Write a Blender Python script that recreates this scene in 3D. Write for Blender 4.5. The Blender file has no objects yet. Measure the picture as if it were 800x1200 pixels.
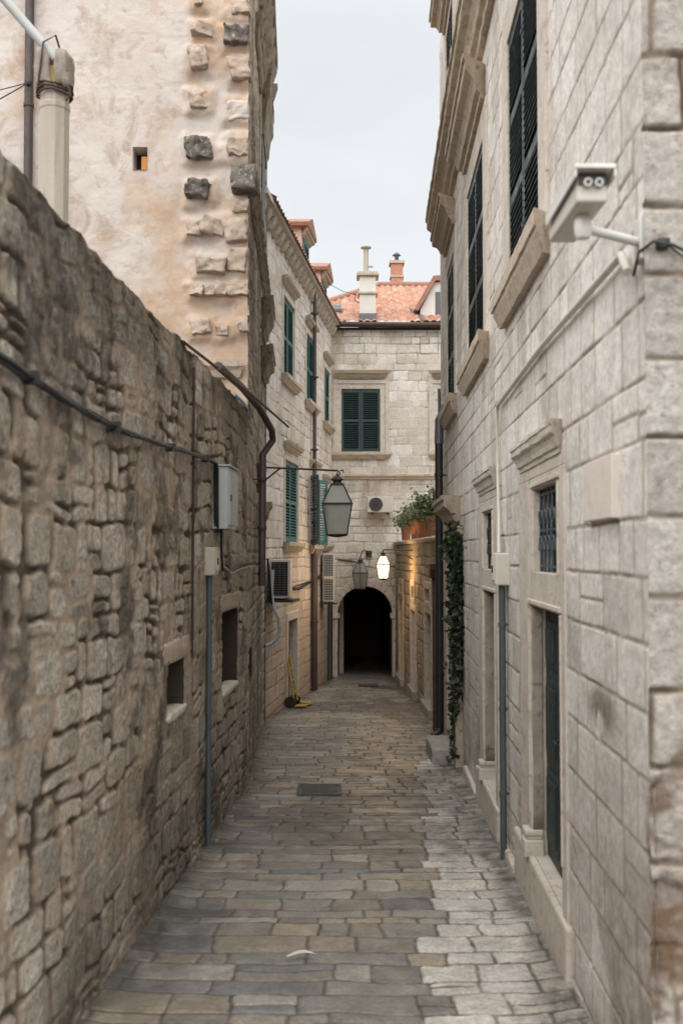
import bpy, math, random
import numpy as np
R = math.radians
rng0 = random.Random(7)
scene = bpy.context.scene
COL = scene.collection
SL = 0.0425                      # the alley falls 4.25 % away from the camera
def G(y): return -SL * y

# ------------------------------------------------------------------ noise
def h2(ix, iy, s):
    n = (ix.astype(np.int64) * 374761393 + iy.astype(np.int64) * 668265263 + s * 1274126177) & 0xffffffff
    n = ((n ^ (n >> 13)) * 1274126177) & 0xffffffff
    n = n ^ (n >> 16)
    return (n & 0xffffff) / 16777215.0
def vn(x, y, s=0):
    x = np.asarray(x, float); y = np.asarray(y, float)
    ix = np.floor(x); iy = np.floor(y); fx = x - ix; fy = y - iy
    fx = fx * fx * (3 - 2 * fx); fy = fy * fy * (3 - 2 * fy)
    a = h2(ix, iy, s); b = h2(ix + 1, iy, s); c = h2(ix, iy + 1, s); d = h2(ix + 1, iy + 1, s)
    return (a * (1 - fx) + b * fx) * (1 - fy) + (c * (1 - fx) + d * fx) * fy
def fbm(x, y, s=0, o=4, g=.5):
    r = 0.; a = 1.; t = 0.
    for k in range(o):
        r = r + a * vn(x * 2 ** k + 17.3 * k, y * 2 ** k - 9.1 * k, s + k); t += a; a *= g
    return r / t
def sst(a, b, x):
    t = np.clip((x - a) / (b - a), 0, 1); return t * t * (3 - 2 * t)

# ------------------------------------------------------------------ masonry height field
def pattern(U, Z, P):
    """courses of stones: returns height, joint mask, stone random number, flag"""
    rg = random.Random(P['seed'])
    w = P.get('warp', .02); ws = P.get('wsc', 2.5); sd = P['seed']
    Uw = U + w * 2 * (fbm(U * ws, Z * ws, sd + 50, 3) - .5)
    Zw = Z + w * 2 * (fbm(U * ws + 31, Z * ws + 7, sd + 60, 3) - .5) + P.get('wave', 0) * (fbm(U * .6, Z * .3, sd + 70, 2) - .5)
    z0, z1, u0, u1 = Z.min() - .5, Z.max() + .5, U.min() - .5, U.max() + .5
    lines = [z0]
    while lines[-1] < z1 + .6: lines.append(lines[-1] + P['ch'] * (1 + P['cv'] * rg.uniform(-1, 1)))
    L = np.array(lines)
    ci = np.clip(np.searchsorted(L, Zw) - 1, 0, len(L) - 2)
    a_u0 = np.zeros_like(U); a_u1 = np.ones_like(U); sid = np.zeros_like(U); flg = np.zeros_like(U)
    order = np.argsort(ci, kind='stable'); cs = ci[order]
    st = np.searchsorted(cs, np.arange(len(L))); en = np.searchsorted(cs, np.arange(len(L)), side='right')
    for c in range(len(L) - 1):
        idx = order[st[c]:en[c]]
        if 'breaks' in P: br, fl = P['breaks'](c, .5 * (L[c] + L[c + 1]), u0, u1, rg)
        else:
            br = [u0 - rg.random() * P['sw']]
            while br[-1] < u1 + .6: br.append(br[-1] + P['sw'] * (1 + P['sv'] * rg.uniform(-1, 1)))
            fl = [0] * len(br)
        if not len(idx): continue
        B = np.array(br); F = np.array(fl, float)
        k = np.clip(np.searchsorted(B, Uw[idx]) - 1, 0, len(B) - 2)
        a_u0[idx] = B[k]; a_u1[idx] = B[k + 1]; sid[idx] = k; flg[idx] = F[k]
    a_z0 = L[ci]; a_z1 = L[ci + 1]
    if P.get('split', 0):
        sp = h2(sid, ci, sd + 5) < P['split']
        frac = .35 + .3 * h2(sid, ci, sd + 6)
        m = a_z0 + frac * (a_z1 - a_z0); up = Zw > m
        a_z0 = np.where(sp & up, m, a_z0); a_z1 = np.where(sp & ~up, m, a_z1)
        sid = sid + np.where(sp & up, 500, 0)
    rnd = h2(sid, ci, sd + 1); r2 = h2(sid, ci, sd + 2); r3 = h2(sid, ci, sd + 3); r4 = h2(sid, ci, sd + 4)
    du = np.minimum(Uw - a_u0, a_u1 - Uw) * P.get('ua', 1.); dz = np.minimum(Zw - a_z0, a_z1 - Zw)
    rr = P.get('round', .03)
    d = rr - np.hypot(np.maximum(rr - du, 0), np.maximum(rr - dz, 0))
    jw = P['jw'] * (.6 + .8 * fbm(U * 1.7, Z * 1.7, sd + 80, 2)) * (.7 + .6 * r4)
    if P.get('smear', 0): jw = jw + P['smear'] * sst(.5, .75, fbm(U * .9 + 3, Z * .9, sd + 90, 3)) * sst(.25, .75, fbm(U * 7, Z * 7, sd + 91, 3))
    if 'jwf' in P: jw = np.where(flg > 0, P['jwf'], jw)
    joint = 1 - sst(jw * .45, jw * .45 + P.get('jsoft', .012), d)
    prof = sst(jw * .4, jw * .4 + P['bev'], d)
    tx = (Uw - .5 * (a_u0 + a_u1)) * (r2 - .5) + (Zw - .5 * (a_z0 + a_z1)) * (r3 - .5)
    body = P['jd'] + P.get('var', .01) * (r4 - .5) * 2 + P.get('tilt', .05) * tx
    rs = P.get('rsc', 9)
    body = body + P.get('rough', .01) * (fbm(U * rs, Z * rs, sd + 20, 5, .6) - .5) * 2
    if P.get('hammer', 0): body = body + flg * P['hammer'] * (fbm(U * 34, Z * 34, sd + 25, 3, .6) - .5) * 2
    if 'crev' in P:
        cv = sst(.44, .58, fbm(U * 1.9 + 5, Z * 1.9, sd + 95, 4)) * sst(.2, .55, fbm(U * 9, Z * 9, sd + 96, 3)) * (1 - sst(jw * .3, jw * .5 + .006, d))
        flg = cv * P['crev']
    mort = P.get('mrough', .005) * (fbm(U * 22, Z * 22, sd + 30, 3) - .5) * 2
    return body * prof + mort * (1 - prof) - (flg * .02 if 'crev' in P else 0), joint, rnd, flg

class Frame:
    """a wall: u runs along it, b stands out of it, z is up"""
    def __init__(s, o, d, n, flip=False): s.o, s.d, s.n, s.flip = o, d, n, flip
    def pt(s, u, b, z):
        return (s.o[0] + s.d[0] * u + s.n[0] * b, s.o[1] + s.d[1] * u + s.n[1] * b, z)
    def rot(s, u, b, ang):
        """frame hinged at (u, b): its u axis turned by ang towards b"""
        p = s.pt(u, b, 0); c, sn = math.cos(ang), math.sin(ang)
        d = (s.d[0] * c + s.n[0] * sn, s.d[1] * c + s.n[1] * sn); n = (s.n[0] * c - s.d[0] * sn, s.n[1] * c - s.d[1] * sn)
        return Frame((p[0], p[1]), d, n, s.flip)
GW = Frame((-1.607, 0), (.0447, 1), (1, 0))
PF = Frame((-.601, 0), (-.0419, 1), (1, 0))
LF = Frame((-3.488, 0), (.12, 1), (1, 0))
RB = Frame((1.108, 0), (.0343, 1), (-1, 0), True)
RW = Frame((1.991, 0), (-.0201, 1), (-1, 0), True)
GA = Frame((0, 11.43), (1, 0), (0, -1))
EN = Frame((0, 27), (1, 0), (0, -1))
CF = Frame((0, 4.0), (1, 0), (0, -1))

# ------------------------------------------------------------------ objects
def root(name, label, cat, loc=(0, 0, 0), group=None):
    o = bpy.data.objects.new(name, None); COL.objects.link(o); o.location = loc; o.empty_display_size = .2
    o['label'] = label; o['category'] = cat
    if group: o['group'] = group
    return o
def top_of(o):
    while o.parent: o = o.parent
    return o
def link(name, me, mat, parent=None, loc=None):
    o = bpy.data.objects.new(name, me); COL.objects.link(o)
    if isinstance(mat, (list, tuple)):
        for m in mat: me.materials.append(m)
    elif mat: me.materials.append(mat)
    if parent: o.parent = parent
    elif loc: o.location = loc
    return o
def tag(o, label, cat, group=None, kind=None):
    if kind: o['kind'] = kind
    o['label'] = label; o['category'] = cat
    if group: o['group'] = group
    return o
def origin_of(parent, loc):
    if parent: t = top_of(parent); return np.array(t.location)
    return np.array(loc if loc else (0, 0, 0))

def grid_obj(name, P3, nu, nv, attr, mat, parent=None, loc=None, keep=None, flip=False, smooth=True):
    """P3 (nu*nv,3) row = v"""
    org = origin_of(parent, loc)
    i = np.arange(nu - 1)[None, :] + np.arange(nv - 1)[:, None] * nu
    q = np.stack([i, i + 1, i + 1 + nu, i + nu], -1).reshape(-1, 4)
    if keep is not None: q = q[keep.reshape(-1)]
    if flip: q = q[:, ::-1]
    used = np.zeros(nu * nv, bool); used[q.reshape(-1)] = True
    rem = np.cumsum(used) - 1
    q = rem[q]; V = (P3 - org)[used]
    me = bpy.data.meshes.new(name)
    me.vertices.add(len(V)); me.vertices.foreach_set('co', V.astype(np.float32).ravel())
    me.loops.add(q.size); me.loops.foreach_set('vertex_index', q.astype(np.int32).ravel())
    me.polygons.add(len(q)); me.polygons.foreach_set('loop_start', (np.arange(len(q)) * 4).astype(np.int32))
    me.polygons.foreach_set('use_smooth', np.full(len(q), smooth))
    me.update(calc_edges=True)
    if attr is not None:
        a = me.attributes.new('mas', 'FLOAT_COLOR', 'POINT'); a.data.foreach_set('color', attr[used].astype(np.float32).ravel())
    me.validate()
    return link(name, me, mat, parent, loc)

def axis(a, b, step, brk=()):
    pts = sorted({a, b, *[x for x in brk if a < x < b]})
    out = []
    for p, q in zip(pts[:-1], pts[1:]):
        x = p; seg = [p]
        while True:
            s = step(x) if callable(step) else step
            if x + s * 1.3 >= q: break
            x += s; seg.append(x)
        out += seg
    return np.array(out + [pts[-1]])

def masonry(name, fr, u0, u1, zb, z1, P, mat, parent, du, dz, holes=(), stain=None, post=None, keepf=None, top=None, off=0., loc=None):
    us = axis(u0, u1, du, [x for h in holes for x in h[:2]]); zs = axis(zb, z1, dz, [x for h in holes for x in h[2:]])
    U, Z = np.meshgrid(us, zs); sh = U.shape; U = U.ravel(); Z = Z.ravel()
    H, J, RN, F = pattern(U, Z, P)
    if post: H, J, RN = post(U, Z, H, J, RN)
    S = stain(U, Z) if stain else np.zeros_like(U)
    B = H - P['jd'] + off
    Zp = Z.copy()
    if top is not None: Zp = Z + top(U) * sst(z1 - .5, z1, Z)
    X = fr.o[0] + fr.d[0] * U + fr.n[0] * B; Y = fr.o[1] + fr.d[1] * U + fr.n[1] * B
    nu, nv = len(us), len(zs)
    P3 = np.stack([X, Y, Zp], -1); A = np.stack([RN, J, S, F], -1)
    if top is not None:                                    # wrap the coping over to a back face
        rows = []; ar = []
        tu = top(us); rn = vn(us * 3.1, us * 0 + 2, 77)
        for b, dzz in ((-.03, .012), (-.1, .02), (-.2, .025), (-.32, .02), (-.42, .0), (-.45, -.05), (-.45, zb - z1)):
            rows.append(np.stack([fr.o[0] + fr.d[0] * us + fr.n[0] * b, fr.o[1] + fr.d[1] * us + fr.n[1] * b, z1 + tu * (dzz > -1) + dzz + .02 * vn(us * 9, us * 0 + b * 9, 5)], -1))
            ar.append(np.stack([rn, 0 * us + .3, 0 * us + .6, 0 * us], -1))
        P3 = np.concatenate([P3] + rows); A = np.concatenate([A] + ar); nv += len(rows)
    uc = .5 * (us[1:] + us[:-1]); zc = .5 * (zs[1:] + zs[:-1]); UC, ZC = np.meshgrid(uc, zc)
    k = np.ones_like(UC, bool)
    for h in holes: k &= ~((UC > h[0]) & (UC < h[1]) & (ZC > h[2]) & (ZC < h[3]))
    if keepf: k &= keepf(UC, ZC)
    if nv > len(zs): k = np.concatenate([k, np.ones((nv - len(zs), nu - 1), bool)])
    return grid_obj(name, P3, nu, nv, A, mat, parent, loc, k, fr.flip)

class MB:
    def __init__(s, fr=None): s.v = []; s.f = []; s.fr = fr; s.mi = []; s.cur = 0; s.sm = set()
    def add(s, vs, fs, smooth=False):
        k = len(s.v); s.v += [tuple(p) for p in vs]
        for f in fs:
            if smooth: s.sm.add(len(s.f))
            s.f.append(tuple(i + k for i in f)); s.mi.append(s.cur)
    def box(s, u0, u1, b0, b1, z0, z1):
        p = s.fr.pt if s.fr else (lambda a, b, c: (a, b, c))
        vs = [p(u, b, z) for z in (z0, z1) for b in (b0, b1) for u in (u0, u1)]
        s.add(vs, [(0, 2, 3, 1), (4, 5, 7, 6), (0, 1, 5, 4), (2, 6, 7, 3), (0, 4, 6, 2), (1, 3, 7, 5)])
    def quad(s, *ps): s.add(ps, [tuple(range(len(ps)))])
    def prism(s, poly, b0, b1):
        p = s.fr.pt if s.fr else (lambda a, b, c: (a, b, c)); n = len(poly)
        s.add([p(u, b0, z) for u, z in poly] + [p(u, b1, z) for u, z in poly],
              [tuple(range(n))[::-1], tuple(range(n, 2 * n))] + [(i, (i + 1) % n, n + (i + 1) % n, n + i) for i in range(n)])
    def profile(s, prof, u0, u1, seg=.12, jit=.003, returns=True):
        """moulding: (b, z) outline run along u, the ends returned to the wall like a mitre"""
        n = max(1, int((u1 - u0) / seg)); m = len(prof); vs = []; bm = max(b for b, z in prof)
        for i in range(n + 1):
            for b, z in prof:
                u = u0 + (u1 - u0) * i / n
                if returns: u = (u0 + (bm - b)) + (u1 - u0 - 2 * (bm - b)) * i / n
                vs.append(s.fr.pt(u, b + rng0.uniform(-jit, jit) * (b > 0), z + rng0.uniform(-jit, jit)))
        fs = [(i * m + j, (i + 1) * m + j, (i + 1) * m + (j + 1) % m, i * m + (j + 1) % m) for i in range(n) for j in range(m)]
        fs += [tuple(range(m))[::-1], tuple(n * m + j for j in range(m))]
        s.add(vs, fs)
    def tube(s, pts, r, n=8, caps=True):
        pts = [np.array(p, float) for p in pts]; rs = r if isinstance(r, (list, tuple)) else [r] * len(pts); vs = []; up = None
        for i, p in enumerate(pts):
            t = pts[min(i + 1, len(pts) - 1)] - pts[max(i - 1, 0)]; t = t / (np.linalg.norm(t) + 1e-9)
            if up is None: up = np.array((0, 0, 1.)) if abs(t[2]) < .9 else np.array((1., 0, 0))
            x = np.cross(up, t); x /= np.linalg.norm(x) + 1e-9; y = np.cross(t, x); up = y
            vs += [p + rs[i] * (math.cos(2 * math.pi * k / n) * x + math.sin(2 * math.pi * k / n) * y) for k in range(n)]
        fs = [(i * n + k, i * n + (k + 1) % n, (i + 1) * n + (k + 1) % n, (i + 1) * n + k) for i in range(len(pts) - 1) for k in range(n)]
        s.add(vs, fs, True)
        if caps: s.add(vs[:n], [tuple(range(n))[::-1]]); s.add(vs[-n:], [tuple(range(n))])
    def lathe(s, c, prof, n=16, smooth=True):
        vs = []; m = len(prof)
        for r, z in prof: vs += [(c[0] + r * math.cos(2 * math.pi * k / n), c[1] + r * math.sin(2 * math.pi * k / n), c[2] + z) for k in range(n)]
        s.add(vs, [(i * n + k, i * n + (k + 1) % n, (i + 1) * n + (k + 1) % n, (i + 1) * n + k) for i in range(m - 1) for k in range(n)], smooth)
        s.add(vs[:n], [tuple(range(n))[::-1]]); s.add(vs[-n:], [tuple(range(n))])
    def rough(s, lo, hi, seed=0, amp=.02, n=7, fr=True, rnd=.3):
        """a weathered block between two (u,b,z) corners"""
        p = s.fr.pt if (s.fr and fr) else (lambda a, b, c: (a, b, c))
        idx = {}; vs = []; fs = []
        def vert(i, j, k):
            key = (i, j, k)
            if key in idx: return idx[key]
            q = np.array([2 * i / n - 1, 2 * j / n - 1, 2 * k / n - 1])
            l = np.linalg.norm(q) + 1e-6; sph = q / l * np.max(np.abs(q)) * 1.15
            q = q * (1 - rnd) + sph * rnd
            c = [(lo[t] + hi[t]) / 2 + q[t] * (hi[t] - lo[t]) / 2 for t in range(3)]
            a = [amp * 2 * (float(fbm(c[0] * 14 + c[1] * 9 + 5 * t, c[2] * 14 - c[1] * 8, seed + t * 11, 3)) - .5) for t in range(3)]
            vs.append(p(c[0] + a[0], c[1] + a[1], c[2] + a[2])); idx[key] = len(vs) - 1
            return idx[key]
        for a in range(n):
            for b in range(n):
                for s0, fl in ((0, 1), (n, 0)):
                    for mk in (lambda x, y: (x, y, s0), lambda x, y: (y, s0, x), lambda x, y: (s0, x, y)):
                        f = [vert(*mk(a, b)), vert(*mk(a + 1, b)), vert(*mk(a + 1, b + 1)), vert(*mk(a, b + 1))]
                        fs.append(tuple(f[::-1] if fl else f))
        s.add(vs, fs, True)
    def build(s, name, mat, parent=None, loc=None, bevel=0, seg=2):
        org = origin_of(parent, loc)
        me = bpy.data.meshes.new(name); me.from_pydata([tuple(np.array(v) - org) for v in s.v], [], s.f)
        me.polygons.foreach_set('material_index', s.mi)
        me.polygons.foreach_set('use_smooth', [i in s.sm for i in range(len(s.f))])
        me.update()
        o = link(name, me, mat, parent, loc)
        if bevel:
            m = o.modifiers.new('edge', 'BEVEL'); m.width = bevel; m.segments = seg; m.limit_method = 'ANGLE'; m.angle_limit = R(40)
        return o

# ------------------------------------------------------------------ materials
class NT:
    def __init__(s, name):
        s.m = bpy.data.materials.new(name); s.m.use_nodes = True; s.t = s.m.node_tree; s.p = s.t.nodes['Principled BSDF']
        s.co = s.t.nodes.new('ShaderNodeTexCoord')
    def n(s, typ, ins=None, **kw):
        x = s.t.nodes.new(typ)
        for k, v in kw.items(): setattr(x, k, v)
        for k, v in (ins or {}).items():
            if hasattr(v, 'is_linked') or isinstance(v, bpy.types.NodeSocket): s.t.links.new(v, x.inputs[k])
            else: x.inputs[k].default_value = v
        return x
    def noise(s, scale, detail=4, rough=.55, dist=0, vec=None):
        return s.n('ShaderNodeTexNoise', {'Vector': vec or s.co.outputs['Object'], 'Scale': scale, 'Detail': detail, 'Roughness': rough, 'Distortion': dist}).outputs['Fac']
    def ramp(s, fac, stops, interp='LINEAR'):
        r = s.n('ShaderNodeValToRGB', {'Fac': fac}); e = r.color_ramp; e.interpolation = interp
        while len(e.elements) < len(stops): e.elements.new(.5)
        for el, (p, c) in zip(e.elements, stops):
            el.position = p; el.color = (c, c, c, 1) if isinstance(c, (int, float)) else (*c, 1)
        return r.outputs['Color']
    def mix(s, fac, a, b, mode='MIX'):
        x = s.n('ShaderNodeMix', data_type='RGBA', blend_type=mode)
        for i, v in ((0, fac), (6, a), (7, b)):
            if isinstance(v, bpy.types.NodeSocket): s.t.links.new(v, x.inputs[i])
            else: x.inputs[i].default_value = v if i == 0 else ((*v, 1) if isinstance(v, tuple) else (v, v, v, 1))
        return x.outputs[2]
    def math(s, op, a, b=0.5, clamp=False):
        x = s.n('ShaderNodeMath', operation=op, use_clamp=clamp)
        for i, v in ((0, a), (1, b)):
            if isinstance(v, bpy.types.NodeSocket): s.t.links.new(v, x.inputs[i])
            else: x.inputs[i].default_value = v
        return x.outputs[0]
    def bump(s, h, dist, strength=1., prev=None):
        d = {'Height': h, 'Distance': dist, 'Strength': strength}
        if prev: d['Normal'] = prev
        return s.n('ShaderNodeBump', d).outputs['Normal']
    def set(s, **kw):
        for k, v in kw.items():
            k = {'col': 'Base Color', 'rough': 'Roughness', 'nrm': 'Normal', 'metal': 'Metallic', 'spec': 'Specular IOR Level'}.get(k, k)
            if isinstance(v, bpy.types.NodeSocket): s.t.links.new(v, s.p.inputs[k])
            else: s.p.inputs[k].default_value = (*v, 1) if isinstance(v, tuple) and len(v) == 3 else v
        return s.m

def simple(name, c1, c2=None, scale=6, rough=.6, bump=.0, bscale=40, metal=0, c3=None, streak=False, spec=.5):
    t = NT(name); c2 = c2 or tuple(x * .8 for x in c1)
    vec = None
    if streak: vec = t.n('ShaderNodeMapping', {'Vector': t.co.outputs['Object'], 'Scale': (1, 1, .12)}).outputs[0]
    f = t.noise(scale, 6, .62, .3, vec)
    col = t.ramp(f, [(.3, c1), (.68, c2)])
    if c3: col = t.mix(t.ramp(t.noise(scale * 2.3, 5, .6, .5, vec), [(.55, 0), (.7, 1)]), col, c3)
    kw = dict(col=col, rough=t.ramp(t.noise(scale * 3, 3), [(.3, max(.05, rough - .12)), (.7, min(1, rough + .12))]), metal=metal, spec=spec)
    if bump: kw['nrm'] = t.bump(t.noise(bscale, 5, .65), bump)
    return t.set(**kw)

def stone_mat(name, tints, mortar, stain, mott=(.72, 1.18), bump=.006, rough=.9, bs=26, patch=None, spec=.25, pits=.5, fine=(.75, 1.12), spot=None, crev=(.05, .04, .03)):
    t = NT(name)
    at = t.n('ShaderNodeAttribute', attribute_name='mas'); sep = t.n('ShaderNodeSeparateColor', {'Color': at.outputs['Color']})
    rn, jo, sn = sep.outputs[0], sep.outputs[1], sep.outputs[2]
    n = len(tints)
    col = t.ramp(rn, [(i / (n - 1), c) for i, c in enumerate(tints)])
    col = t.mix(1., col, t.ramp(t.noise(3.2, 8, .68, .4), [(.28, mott[0]), (.72, mott[1])]), 'MULTIPLY')
    col = t.mix(.8, col, t.ramp(t.noise(19, 6, .7), [(.25, .7), (.6, 1.08)]), 'MULTIPLY')
    if patch: col = t.mix(t.ramp(t.noise(.8, 6, .65, .6), [(.48, 0.), (.66, .8)]), col, patch)
    col = t.mix(1., col, t.ramp(t.noise(34, 8, .75, .3), [(.32, fine[0]), (.62, fine[1])]), 'MULTIPLY')
    pit = t.ramp(t.noise(27, 3, .8), [(.30, pits), (.40, 1.)])
    col = t.mix(1., col, pit, 'MULTIPLY')
    if spot: col = t.mix(t.ramp(t.noise(6.5, 9, .74, .5), [(.57, 0.), (.68, .8)]), col, spot)
    mcol = t.mix(1., mortar, t.ramp(t.noise(6, 6, .65), [(.3, .6), (.7, 1.15)]), 'MULTIPLY')
    col = t.mix(jo, col, mcol)
    col = t.mix(at.outputs['Alpha'], col, crev)
    sf = t.math('MULTIPLY', sn, t.ramp(t.noise(7, 7, .7, .6), [(.3, .35), (.62, 1.)]), True)
    col = t.mix(sf, col, stain)
    nb = t.bump(t.noise(bs, 9, .68), bump, 1.)
    nb = t.bump(t.noise(120, 4, .6), bump * .3, 1., nb)
    return t.set(col=col, rough=rough, nrm=nb, spec=spec)

M = {}
M['rubble'] = stone_mat('rubble', [(.24, .212, .175), (.42, .375, .31), (.50, .45, .38), (.32, .285, .24), (.56, .51, .435), (.38, .345, .29)], (.40, .315, .235), (.06, .052, .042), (.62, 1.25), .012, patch=(.28, .225, .165), fine=(.5, 1.28), pits=.3, spot=(.085, .072, .058))
M['ashlar'] = stone_mat('ashlar', [(.57, .53, .485), (.74, .70, .65), (.65, .60, .545), (.79, .75, .70), (.69, .65, .605)], (.46, .40, .34), (.18, .14, .10), (.78, 1.12), .006, fine=(.8, 1.08), pits=.62, spot=None, crev=(.2, .16, .12))
M['cornerstone'] = stone_mat('cornerstone', [(.42, .39, .355), (.50, .465, .42), (.46, .42, .37), (.52, .49, .45)], (.25, .20, .15), (.15, .095, .06), (.7, 1.12), .012, fine=(.7, 1.12), pits=.5, crev=(.12, .09, .065))  # greyish blocks, also darkened to offset strong sun on the front face
M['farstone'] = stone_mat('farstone', [(.68, .61, .54), (.75, .69, .625), (.62, .545, .465), (.71, .65, .58)], (.50, .43, .35), (.38, .27, .18), (.8, 1.1), .006)
M['endstone'] = stone_mat('endstone', [(.66, .61, .55), (.75, .71, .655), (.59, .525, .445), (.71, .665, .60)], (.46, .40, .33), (.30, .225, .15), (.8, 1.12), .006)
M['terrace'] = stone_mat('terrace', [(.40, .33, .25), (.46, .385, .30), (.34, .28, .21), (.42, .36, .29)], (.28, .23, .17), (.14, .12, .09), (.65, 1.15), .008)
M['brownstone'] = stone_mat('brownstone', [(.44, .375, .30), (.52, .45, .365), (.40, .34, .27), (.48, .41, .335)], (.38, .31, .235), (.14, .12, .10), (.6, 1.2), .008)
M['trim'] = simple('trim', (.62, .565, .50), (.51, .455, .39), 5, .85, .009, 30, c3=(.36, .305, .245), spec=.25)
M['moulding'] = simple('moulding', (.55, .475, .385), (.43, .355, .27), 6, .9, .008, 36, c3=(.25, .20, .15), spec=.2)
M['darkmoulding'] = simple('darkmoulding', (.36, .30, .235), (.22, .18, .14), 5, .9, .008, 40, c3=(.07, .062, .055), spec=.2)
M['toothing'] = simple('toothing', (.52, .42, .345), (.40, .325, .265), 7, .92, .014, 30, c3=(.29, .225, .175), spec=.2)
M['lichened'] = simple('lichened', (.27, .245, .215), (.06, .057, .054), 8, .95, .014, 36, c3=(.46, .41, .35), spec=.2)
M['shutter_dark'] = simple('shutter_dark', (.018, .038, .040), (.030, .055, .056), 3, .38, .001, 60, streak=True)
M['shutter_green'] = simple('shutter_green', (.03, .125, .13), (.05, .17, .17), 4, .55, .001, 60, streak=True)
M['wornstone'] = simple('wornstone', (.40, .35, .295), (.27, .23, .19), 6, .9, .008, 30, c3=(.16, .135, .11), spec=.2)
M['plaque'] = simple('plaque', (.70, .625, .565), (.64, .57, .51), 4, .85, .003, 40, c3=(.56, .49, .43))
M['oldtile'] = simple('oldtile', (.33, .17, .115), (.26, .13, .09), 9, .9, .006, 30, c3=(.40, .28, .21))
M['deep'] = simple('deep', (.012, .011, .010), (.02, .018, .016), 3, .8)  # near-black; darkness inside openings and hollows put into the colour
M['door_dark'] = simple('door_dark', (.018, .030, .030), (.028, .040, .040), 5, .55, .002, 30, streak=True)
M['iron'] = simple('iron', (.020, .022, .024), (.04, .036, .032), 9, .6, .002, 60)
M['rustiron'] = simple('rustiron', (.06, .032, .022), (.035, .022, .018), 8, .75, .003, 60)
M['bluepipe'] = simple('bluepipe', (.055, .075, .085), (.075, .095, .105), 6, .5, .001, 60)
M['brownpipe'] = simple('brownpipe', (.045, .030, .028), (.065, .042, .038), 6, .5, .001, 60)
M['zinc'] = simple('zinc', (.16, .15, .17), (.10, .095, .11), 5, .5, .002, 40, metal=.3)
M['black'] = simple('black', (.014, .014, .015), (.024, .024, .025), 9, .5)
M['greybox'] = simple('greybox', (.42, .44, .44), (.36, .38, .38), 3, .45, .0006, 80, c3=(.40, .38, .34))
M['beigebox'] = simple('beigebox', (.48, .43, .37), (.42, .37, .31), 4, .5)
M['whitepaint'] = simple('whitepaint', (.70, .69, .66), (.62, .61, .58), 4, .4, .0006, 60, c3=(.55, .52, .47))
M['cream'] = simple('cream', (.62, .58, .52), (.54, .5, .44), 4, .5, .001, 60)
M['acgrille'] = simple('acgrille', (.10, .10, .10), (.07, .07, .07), 5, .5)
M['concrete'] = simple('concrete', (.46, .41, .34), (.37, .33, .27), 5, .9, .004, 40, streak=True, c3=(.30, .26, .21))
M['terracotta'] = simple('terracotta', (.36, .15, .085), (.28, .115, .065), 7, .85, .003, 50, c3=(.45, .22, .14))
M['orange'] = simple('orange', (.50, .22, .05), (.42, .18, .04), 5, .8)
M['brickred'] = simple('brickred', (.45, .22, .14), (.36, .17, .11), 12, .9, .006, 30, c3=(.52, .36, .27))
M['plasterwhite'] = simple('plasterwhite', (.66, .63, .58), (.58, .55, .5), 3, .9, .003, 40)
M['plasterpink'] = simple('plasterpink', (.58, .44, .37), (.52, .39, .32), 3, .9, .003, 40)
M['yellow'] = simple('yellow', (.40, .26, .05), (.30, .19, .04), 9, .55, .001, 60, c3=(.2, .12, .04))
M['soil'] = simple('soil', (.04, .03, .022), (.06, .045, .03), 20, .95, .006, 60)
M['grate'] = simple('grate', (.05, .048, .045), (.085, .08, .075), 12, .6, .003, 40)
M['blueplastic'] = simple('blueplastic', (.22, .46, .58), (.18, .4, .52), 5, .5)
M['feather'] = simple('feather', (.6, .58, .54), (.5, .48, .44), 30, .8)
M['wood'] = simple('wood', (.14, .09, .055), (.09, .058, .036), 6, .75, .003, 40, streak=True)
M['stoneblock'] = simple('stoneblock', (.38, .36, .33), (.28, .26, .235), 7, .9, .008, 35, c3=(.2, .185, .165), spec=.25)

def leafmat(name, c1, c2, c3):
    t = NT(name)
    r = t.n('ShaderNodeAttribute', attribute_name='leaf').outputs['Fac']
    t.p.inputs['Subsurface Weight'].default_value = 0
    return t.set(col=t.ramp(r, [(0, c1), (.55, c2), (1, c3)]), rough=.55, spec=.4)
M['ivy'] = leafmat('ivy', (.010, .020, .010), (.02, .034, .015), (.045, .06, .028))
M['herb'] = leafmat('herb', (.07, .11, .05), (.13, .17, .085), (.23, .26, .15))

t = NT('plaster')
c = t.ramp(t.noise(.7, 8, .66, .5), [(.3, (.475, .41, .365)), (.5, (.555, .50, .46)), (.7, (.61, .565, .525))])
c = t.mix(t.ramp(t.noise(1.7, 7, .66, .8), [(.52, 0.), (.66, .9)]), c, (.39, .305, .245))
c = t.mix(t.ramp(t.noise(5, 6, .7, .4), [(.54, 0.), (.68, .65)]), c, (.36, .28, .22))
at = t.n('ShaderNodeAttribute', attribute_name='mas'); sp = t.n('ShaderNodeSeparateColor', {'Color': at.outputs['Color']})
c = t.mix(t.math('MULTIPLY', sp.outputs[2], t.ramp(t.noise(4, 7, .7, .6), [(.3, .2), (.65, 1.)])), c, (.47, .325, .215))
M['plaster'] = t.set(col=c, rough=.92, nrm=t.bump(t.noise(22, 8, .65), .006, 1., t.bump(t.noise(4, 5, .6), .02, .7)), spec=.2)

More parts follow.
